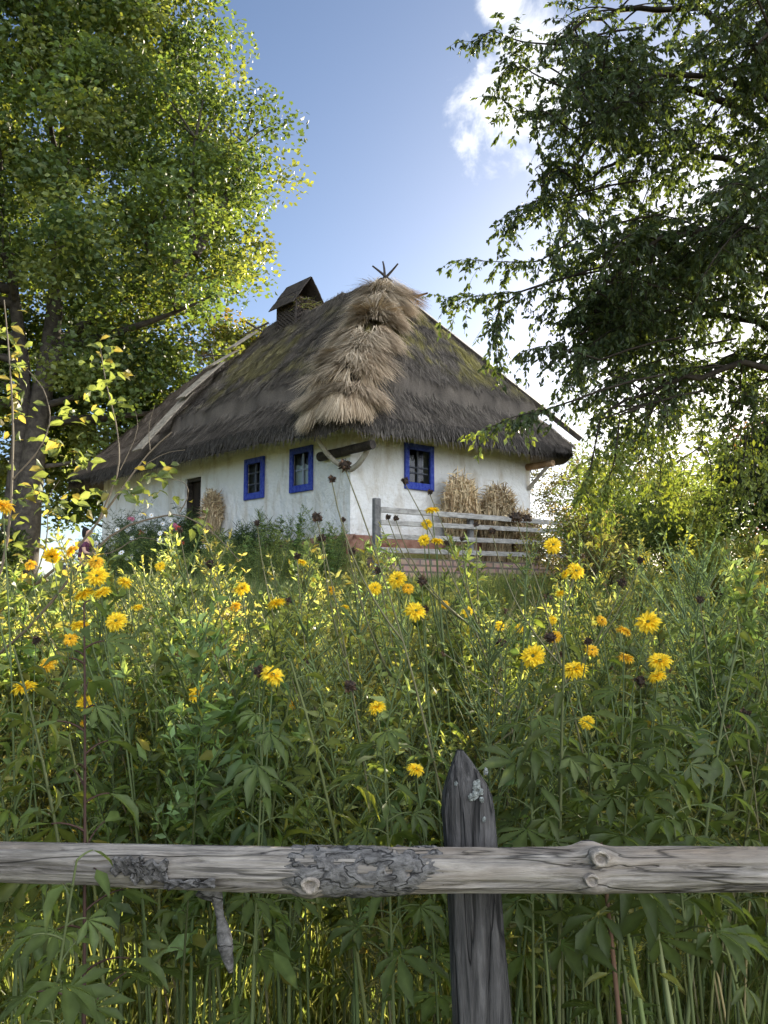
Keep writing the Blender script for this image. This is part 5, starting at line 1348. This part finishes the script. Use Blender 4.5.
for k in range(nh):
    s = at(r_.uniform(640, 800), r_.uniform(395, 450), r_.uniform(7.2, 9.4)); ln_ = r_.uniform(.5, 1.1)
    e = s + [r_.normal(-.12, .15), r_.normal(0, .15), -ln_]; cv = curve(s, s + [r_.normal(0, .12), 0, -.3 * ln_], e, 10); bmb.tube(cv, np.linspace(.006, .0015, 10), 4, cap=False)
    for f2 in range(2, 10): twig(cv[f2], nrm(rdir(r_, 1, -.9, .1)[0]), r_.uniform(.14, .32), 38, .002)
bmb.build('limbs', M_TWIG, pt, smooth=True)
P, D, S = np.vstack(TP), np.vstack(TD_), np.concatenate(TS); n = len(P); print('pear leaves', n)
c_ = np.array([[.052, .076, .032], [.064, .092, .036], [.08, .105, .04]])[r_.integers(0, 3, n)] * r_.uniform(.7, 1.3, n)[:, None]
sun_leaf = np.concatenate(TW) | (P[:, 2] < 3.0); c_[sun_leaf] *= [2.5, 2.2, 1.4]  # hanging and low leaves coloured lighter and yellower to look sunlit
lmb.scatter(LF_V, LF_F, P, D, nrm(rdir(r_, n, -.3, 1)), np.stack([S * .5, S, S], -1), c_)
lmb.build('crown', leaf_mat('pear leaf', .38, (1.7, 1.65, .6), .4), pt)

# ------------------------------------------------------------------ bushes right of the cottage
def bush(name, label, x, y, h, r3, n, per, size, pal, seed, asp=.5, mat=M_LEAF, group='bushes right of the cottage'):
    bz = float(tz(x, y)); o = thing(name, label, 'bush', (x, y, bz), group); r_ = np.random.default_rng(seed)
    cen, rad = crown_pts(seed, (x, y, bz + h * .55), (r3[0], r3[1], h * .5), n, .15); cen[:, 2] = np.maximum(cen[:, 2], bz + .12)
    sm = MB()
    for c in cen[::2]:
        b0 = np.array([x + r_.normal(0, r3[0] * .25), y + r_.normal(0, r3[1] * .25), bz - .05]); sm.tube(curve(b0, (b0 + c) / 2 + [0, 0, .15 * h] + r_.normal(0, .05, 3), c, 6), np.linspace(.014, .004, 6), 4, cap=False, col=np.array([.09, .07, .045]))
    sm.build('stems', M_STEM, o); mb = MB(); clumps(mb, cen, rad * .42, per, size, np.asarray(pal), r_, 1.0, asp)
    mb.build('foliage', mat, o); return o
LG = [[.12, .165, .055], [.10, .145, .045], [.15, .17, .06]]
bush('green_bush', 'light green bush right beside the end of the terrace', 4.2, 15.6, 2.4, (.9, .9), 70, 130, .07, LG, 51)
bush('green_bush', 'pale green bush below the drooping pear branches', 5.3, 14.2, 1.9, (1.1, .9), 70, 130, .07, LG, 52)
bush('green_bush', 'low yellow green bush at the right edge of the meadow', 4.3, 9.6, 1.05, (.9, .7), 60, 130, .055, [[.17, .18, .045], [.14, .16, .045]], 53)
bush('dry_thicket', 'brown grey thicket of dry stems behind the far cottage corner', 5.3, 21.5, 3.4, (1.9, 1.), 80, 110, .09, [[.13, .105, .07], [.11, .10, .06], [.09, .095, .05]], 54)
bush('dry_thicket', 'grey brown thicket farther right under the pear tree', 8.2, 21, 3.0, (1.7, 1.), 70, 110, .09, [[.12, .10, .07], [.09, .10, .055]], 55)
bush('dark_bush', 'dark shaded bush under the pear tree at the right edge', 6.6, 12.5, 2.9, (1.5, 1.2), 90, 140, .09, [[.03, .05, .018], [.04, .06, .02]], 56, .6)
bush('red_bush', 'reddish leaved shrub behind the pear branches at right', 7.3, 14.5, 4.0, (.9, .9), 50, 110, .10, [[.16, .05, .035], [.11, .06, .03], [.05, .07, .02]], 57, .6)
bush('green_bush', 'mid green bush between dry thicket and pale bush', 6.6, 17.5, 2.6, (1.4, 1.1), 80, 120, .08, LG, 58)
bush('dark_bush', 'low dark bush closing the gap under the pear tree right of the terrace', 5.3, 16.6, 1.9, (1.3, .9), 70, 130, .08, [[.05, .075, .025], [.06, .09, .03]], 62)
bush('dark_bush', 'dark bush at the far left beside the tree trunk foot', -12.5, 24.5, 1.6, (1.6, 1.), 60, 120, .12, [[.035, .055, .02], [.05, .075, .025]], 59, .6, group='bushes by the path')
bush('green_bush', 'dry topped bush in front of the terrace right end', 2.9, 11.4, 1.15, (.9, .7), 50, 120, .05, [[.13, .15, .06], [.15, .12, .065]], 60)
# tall trees far to the right behind the bushes
simple_tree('ash_tree', 'pale tree standing behind the bushes right of the roof', 9.6, 27, 8, (3.2, 2.5, 2.6), 5.9, 80, 130, .14, [[.08, .11, .035], [.10, .125, .04]], 36, .14)

# ------------------------------------------------------------------ cosmos bed before the long wall
CM = {}
def cosmos_bloom(cname, c):
    if cname in CM: return CM[cname]
    r_ = np.random.default_rng(len(CM)); mb = MB(); th = np.arange(8) * PI / 4; od = np.stack([np.cos(th), np.sin(th), th * 0], -1)
    mb.scatter(LL_V, LL_F, od * .004, od + [0, 0, .12], np.tile([0, 0, 1.], (8, 1)), np.stack([np.full(8, .022), np.full(8, .042), np.full(8, .02)], -1), np.asarray(c))
    mb.tube([[0, 0, -.004], [0, 0, .006], [0, 0, .01]], [.006, .01, .003], 8, col=np.array([.6, .4, .03]))
    CM[cname] = mb.mesh('bloom', M_PETAL); return CM[cname]
CC = {'white': (.78, .78, .76), 'pink': (.62, .16, .30), 'red': (.45, .05, .03)}
BED = [(125, 21.5, ['white', 'pink'], 'cosmos plant with white and pink blooms at the left of the bed'), (150, 20.6, ['white', 'white', 'red'], 'cosmos plant with two white blooms and a red one'), (168, 20.0, ['pink', 'white', 'white'], 'tall cosmos plant with a pink bloom before the door frame'),
       (186, 19.6, ['pink', 'white', 'red'], 'cosmos plant standing straight in front of the dark door'), (205, 18.6, ['white', 'pink', 'pink'], 'cosmos plant with two pink blooms right of the door'), (226, 17.9, ['white', 'white'], 'sparse cosmos plant with white blooms below the dark window'),
       (140, 18.8, ['white', 'white', 'white'], 'low cosmos plant with three white blooms at the front of the bed'), (176, 18.0, ['red', 'white'], 'cosmos plant with a red bloom at the front of the bed'), (110, 20.0, ['white', 'white'], 'cosmos plant at the front left corner of the bed'),
       (250, 17.2, [], 'feathery green plant without blooms below the dark window'), (205, 17.2, ['red'], 'dark feathery plant with one red bloom at the front of the bed'), (158, 17.4, ['white'], 'dark feathery plant with a single white bloom nearest the meadow')]
for k, (px, Y_, bl, lb) in enumerate(BED):
    r_ = np.random.default_rng(200 + k); x = at(px, 560, Y_)[0]; bz = float(tz(x, Y_)); topz = at(px, 500 + 12 * (k % 3) + (16 if Y_ < 19 else 0), Y_)[2]; h = max(1.0, topz - bz)
    o = thing('cosmos_plant', lb, 'flower plant', (x, Y_, bz), 'cosmos flowers in the bed before the long wall')
    sm, fm = MB(), MB(); P, D = [], []; tips = []
    for s in range(26):
        e = np.array([x + r_.normal(0, .42), Y_ + r_.normal(0, .35), bz + h * r_.uniform(.55, 1.0)]); cv = curve([x + r_.normal(0, .1), Y_ + r_.normal(0, .1), bz - .02], [x + r_.normal(0, .12), Y_, bz + h * .5], e, 8)
        sm.tube(cv, np.linspace(.009, .003, 8), 4, cap=False, col=np.array([.06, .09, .03])); tips.append(e)
        for q in r_.uniform(.05, .95, 55): P.append([np.interp(q, np.linspace(0, 1, 8), cv[:, c]) + r_.normal(0, .05) for c in range(3)]); D.append(rdir(r_, 1, -.3, .9)[0])
    sm.build('stem', M_STEM, o); P, D = np.array(P), np.array(D); n = len(P)
    fm.scatter(BL_V, BL_F, P, D, rdir(r_, n), np.stack([r_.uniform(.008, .02, n), r_.uniform(.08, .2, n), np.full(n, .1)], -1), np.array([.045, .075, .03]) * r_.uniform(.7, 1.4, n)[:, None])
    fm.build('foliage', M_LEAF, o)
    for q, cname in enumerate(bl * 2):
        hd = bpy.data.objects.new('flower_head', cosmos_bloom(cname, CC[cname])); C.objects.link(hd); hd.parent = o; e = tips[q]
        hd.location = Vector(e - np.array([x, Y_, bz])) + Vector((0, -.15, -.1 * q)); hd.scale = (1.7,) * 3; hd.rotation_euler = Vector((r_.normal(0, .4), -1, r_.uniform(.0, .8))).to_track_quat('Z', 'Y').to_euler()

# ------------------------------------------------------------------ the person sitting by the path, on a log bench
px_, Yp = 83, 19.0
foot = at(px_, 575, Yp); gx_, gz = foot[0], float(tz(foot[0], Yp))
bn = thing('log_bench', 'low log bench beside the path that the person sits on', 'bench', (gx_ - .05, Yp, gz))
MB().tube([[gx_ - .65, Yp + .05, gz + .36], [gx_ + .55, Yp + .05, gz + .36]], .10, 12, .2).build('seat', M_POST, bn, smooth=True)
for sx in (-.5, .4): MB().tube([[gx_ + sx, Yp + .05, gz - .05], [gx_ + sx, Yp + .05, gz + .30]], .08, 10, .2).build('leg', M_POST, bn, smooth=True)
pe = thing('person', 'person with dark hair in navy and plum clothes sitting on a bench near the path', 'person', (gx_, Yp, gz))
def skin(name, verts, edges, radii, mat, parent, sub=2):
    me = bpy.data.meshes.new(name); me.from_pydata([Vector(v) for v in verts], edges, []); me.update()
    o = bpy.data.objects.new(name, me); C.objects.link(o); o.parent = parent
    md = o.modifiers.new('skin', 'SKIN'); md.use_smooth_shade = True
    for q, r0 in zip(me.skin_vertices[0].data, radii): q.radius = (r0, r0) if not isinstance(r0, tuple) else r0
    me.skin_vertices[0].data[0].use_root = True
    s_ = o.modifiers.new('sub', 'SUBSURF'); s_.levels = s_.render_levels = sub; me.materials.append(mat); return o
M_SKIN = flat_mat('skin', (.50, .30, .21), .6, .05, 20., (.56, .35, .25), 3.)
M_NAVY = flat_mat('navy cloth', (.02, .03, .10), .85, .3, 40., (.03, .04, .14), 6.); M_PLUM = flat_mat('plum cloth', (.055, .022, .06), .85, .3, 40., (.14, .04, .07), 6.); M_HAIR = flat_mat('dark hair', (.015, .011, .009), .5, .5, 80.)
# seated, facing right of the picture (+x), a little towards the viewer
V = [(0, 0, .50), (.02, 0, .68), (.04, 0, .90), (.05, 0, 1.04), (.07, -.01, 1.13), (.09, -.02, 1.22), (.09, -.02, 1.31),
     (.04, -.19, .98), (.10, -.24, .76), (.28, -.20, .68), (.36, -.16, .70), (.04, .19, .98), (.12, .22, .76), (.30, .14, .68), (.37, .10, .70),
     (.02, -.10, .48), (.42, -.13, .50), (.44, -.14, .10), (.56, -.15, .04), (.02, .10, .48), (.42, .11, .50), (.46, .12, .10), (.58, .12, .04)]
E = [(0, 1), (1, 2), (2, 3), (3, 4), (4, 5), (5, 6), (3, 7), (7, 8), (8, 9), (9, 10), (3, 11), (11, 12), (12, 13), (13, 14), (0, 15), (15, 16), (16, 17), (17, 18), (0, 19), (19, 20), (20, 21), (21, 22)]
Rr = [.14, .13, .14, .11, .05, .085, .09, .06, .045, .035, .03, .06, .045, .035, .03, .09, .065, .045, .035, .09, .065, .045, .035]
skin('body', V, E, Rr, M_SKIN, pe)
skin('shirt', [(0, 0, .52), (.02, 0, .70), (.04, 0, .90), (.05, 0, 1.03), (.04, -.19, .99), (.08, -.23, .85), (.04, .19, .99), (.09, .22, .85)], [(0, 1), (1, 2), (2, 3), (3, 4), (4, 5), (3, 6), (6, 7)], [.165, .155, .165, .125, .08, .062, .08, .062], M_PLUM, pe)
skin('skirt', [(0, 0, .52), (.15, 0, .52), (.42, 0, .50), (.46, 0, .25)], [(0, 1), (1, 2), (2, 3)], [(.18, .16), (.20, .13), (.20, .12), (.21, .13)], M_NAVY, pe)
skin('hair', [(.075, -.02, 1.34), (.04, -.02, 1.30), (.01, -.01, 1.20), (.0, 0, 1.08)], [(0, 1), (1, 2), (2, 3)], [.10, .105, .085, .05], M_HAIR, pe)
fm = MB()
for sy in (-.035, .035): fm.tube([[gx_ + .168, Yp - .02 + sy, gz + 1.262], [gx_ + .176, Yp - .02 + sy, gz + 1.262], [gx_ + .180, Yp - .02 + sy, gz + 1.262]], [.012, .010, .003], 8)
fm.build('eye', M_HAIR, pe, smooth=True)
MB().tube([[gx_ + .17, Yp - .02, gz + 1.25], [gx_ + .195, Yp - .02, gz + 1.225], [gx_ + .17, Yp - .02, gz + 1.215]], [.008, .016, .008], 8).build('nose', M_SKIN, pe, smooth=True)
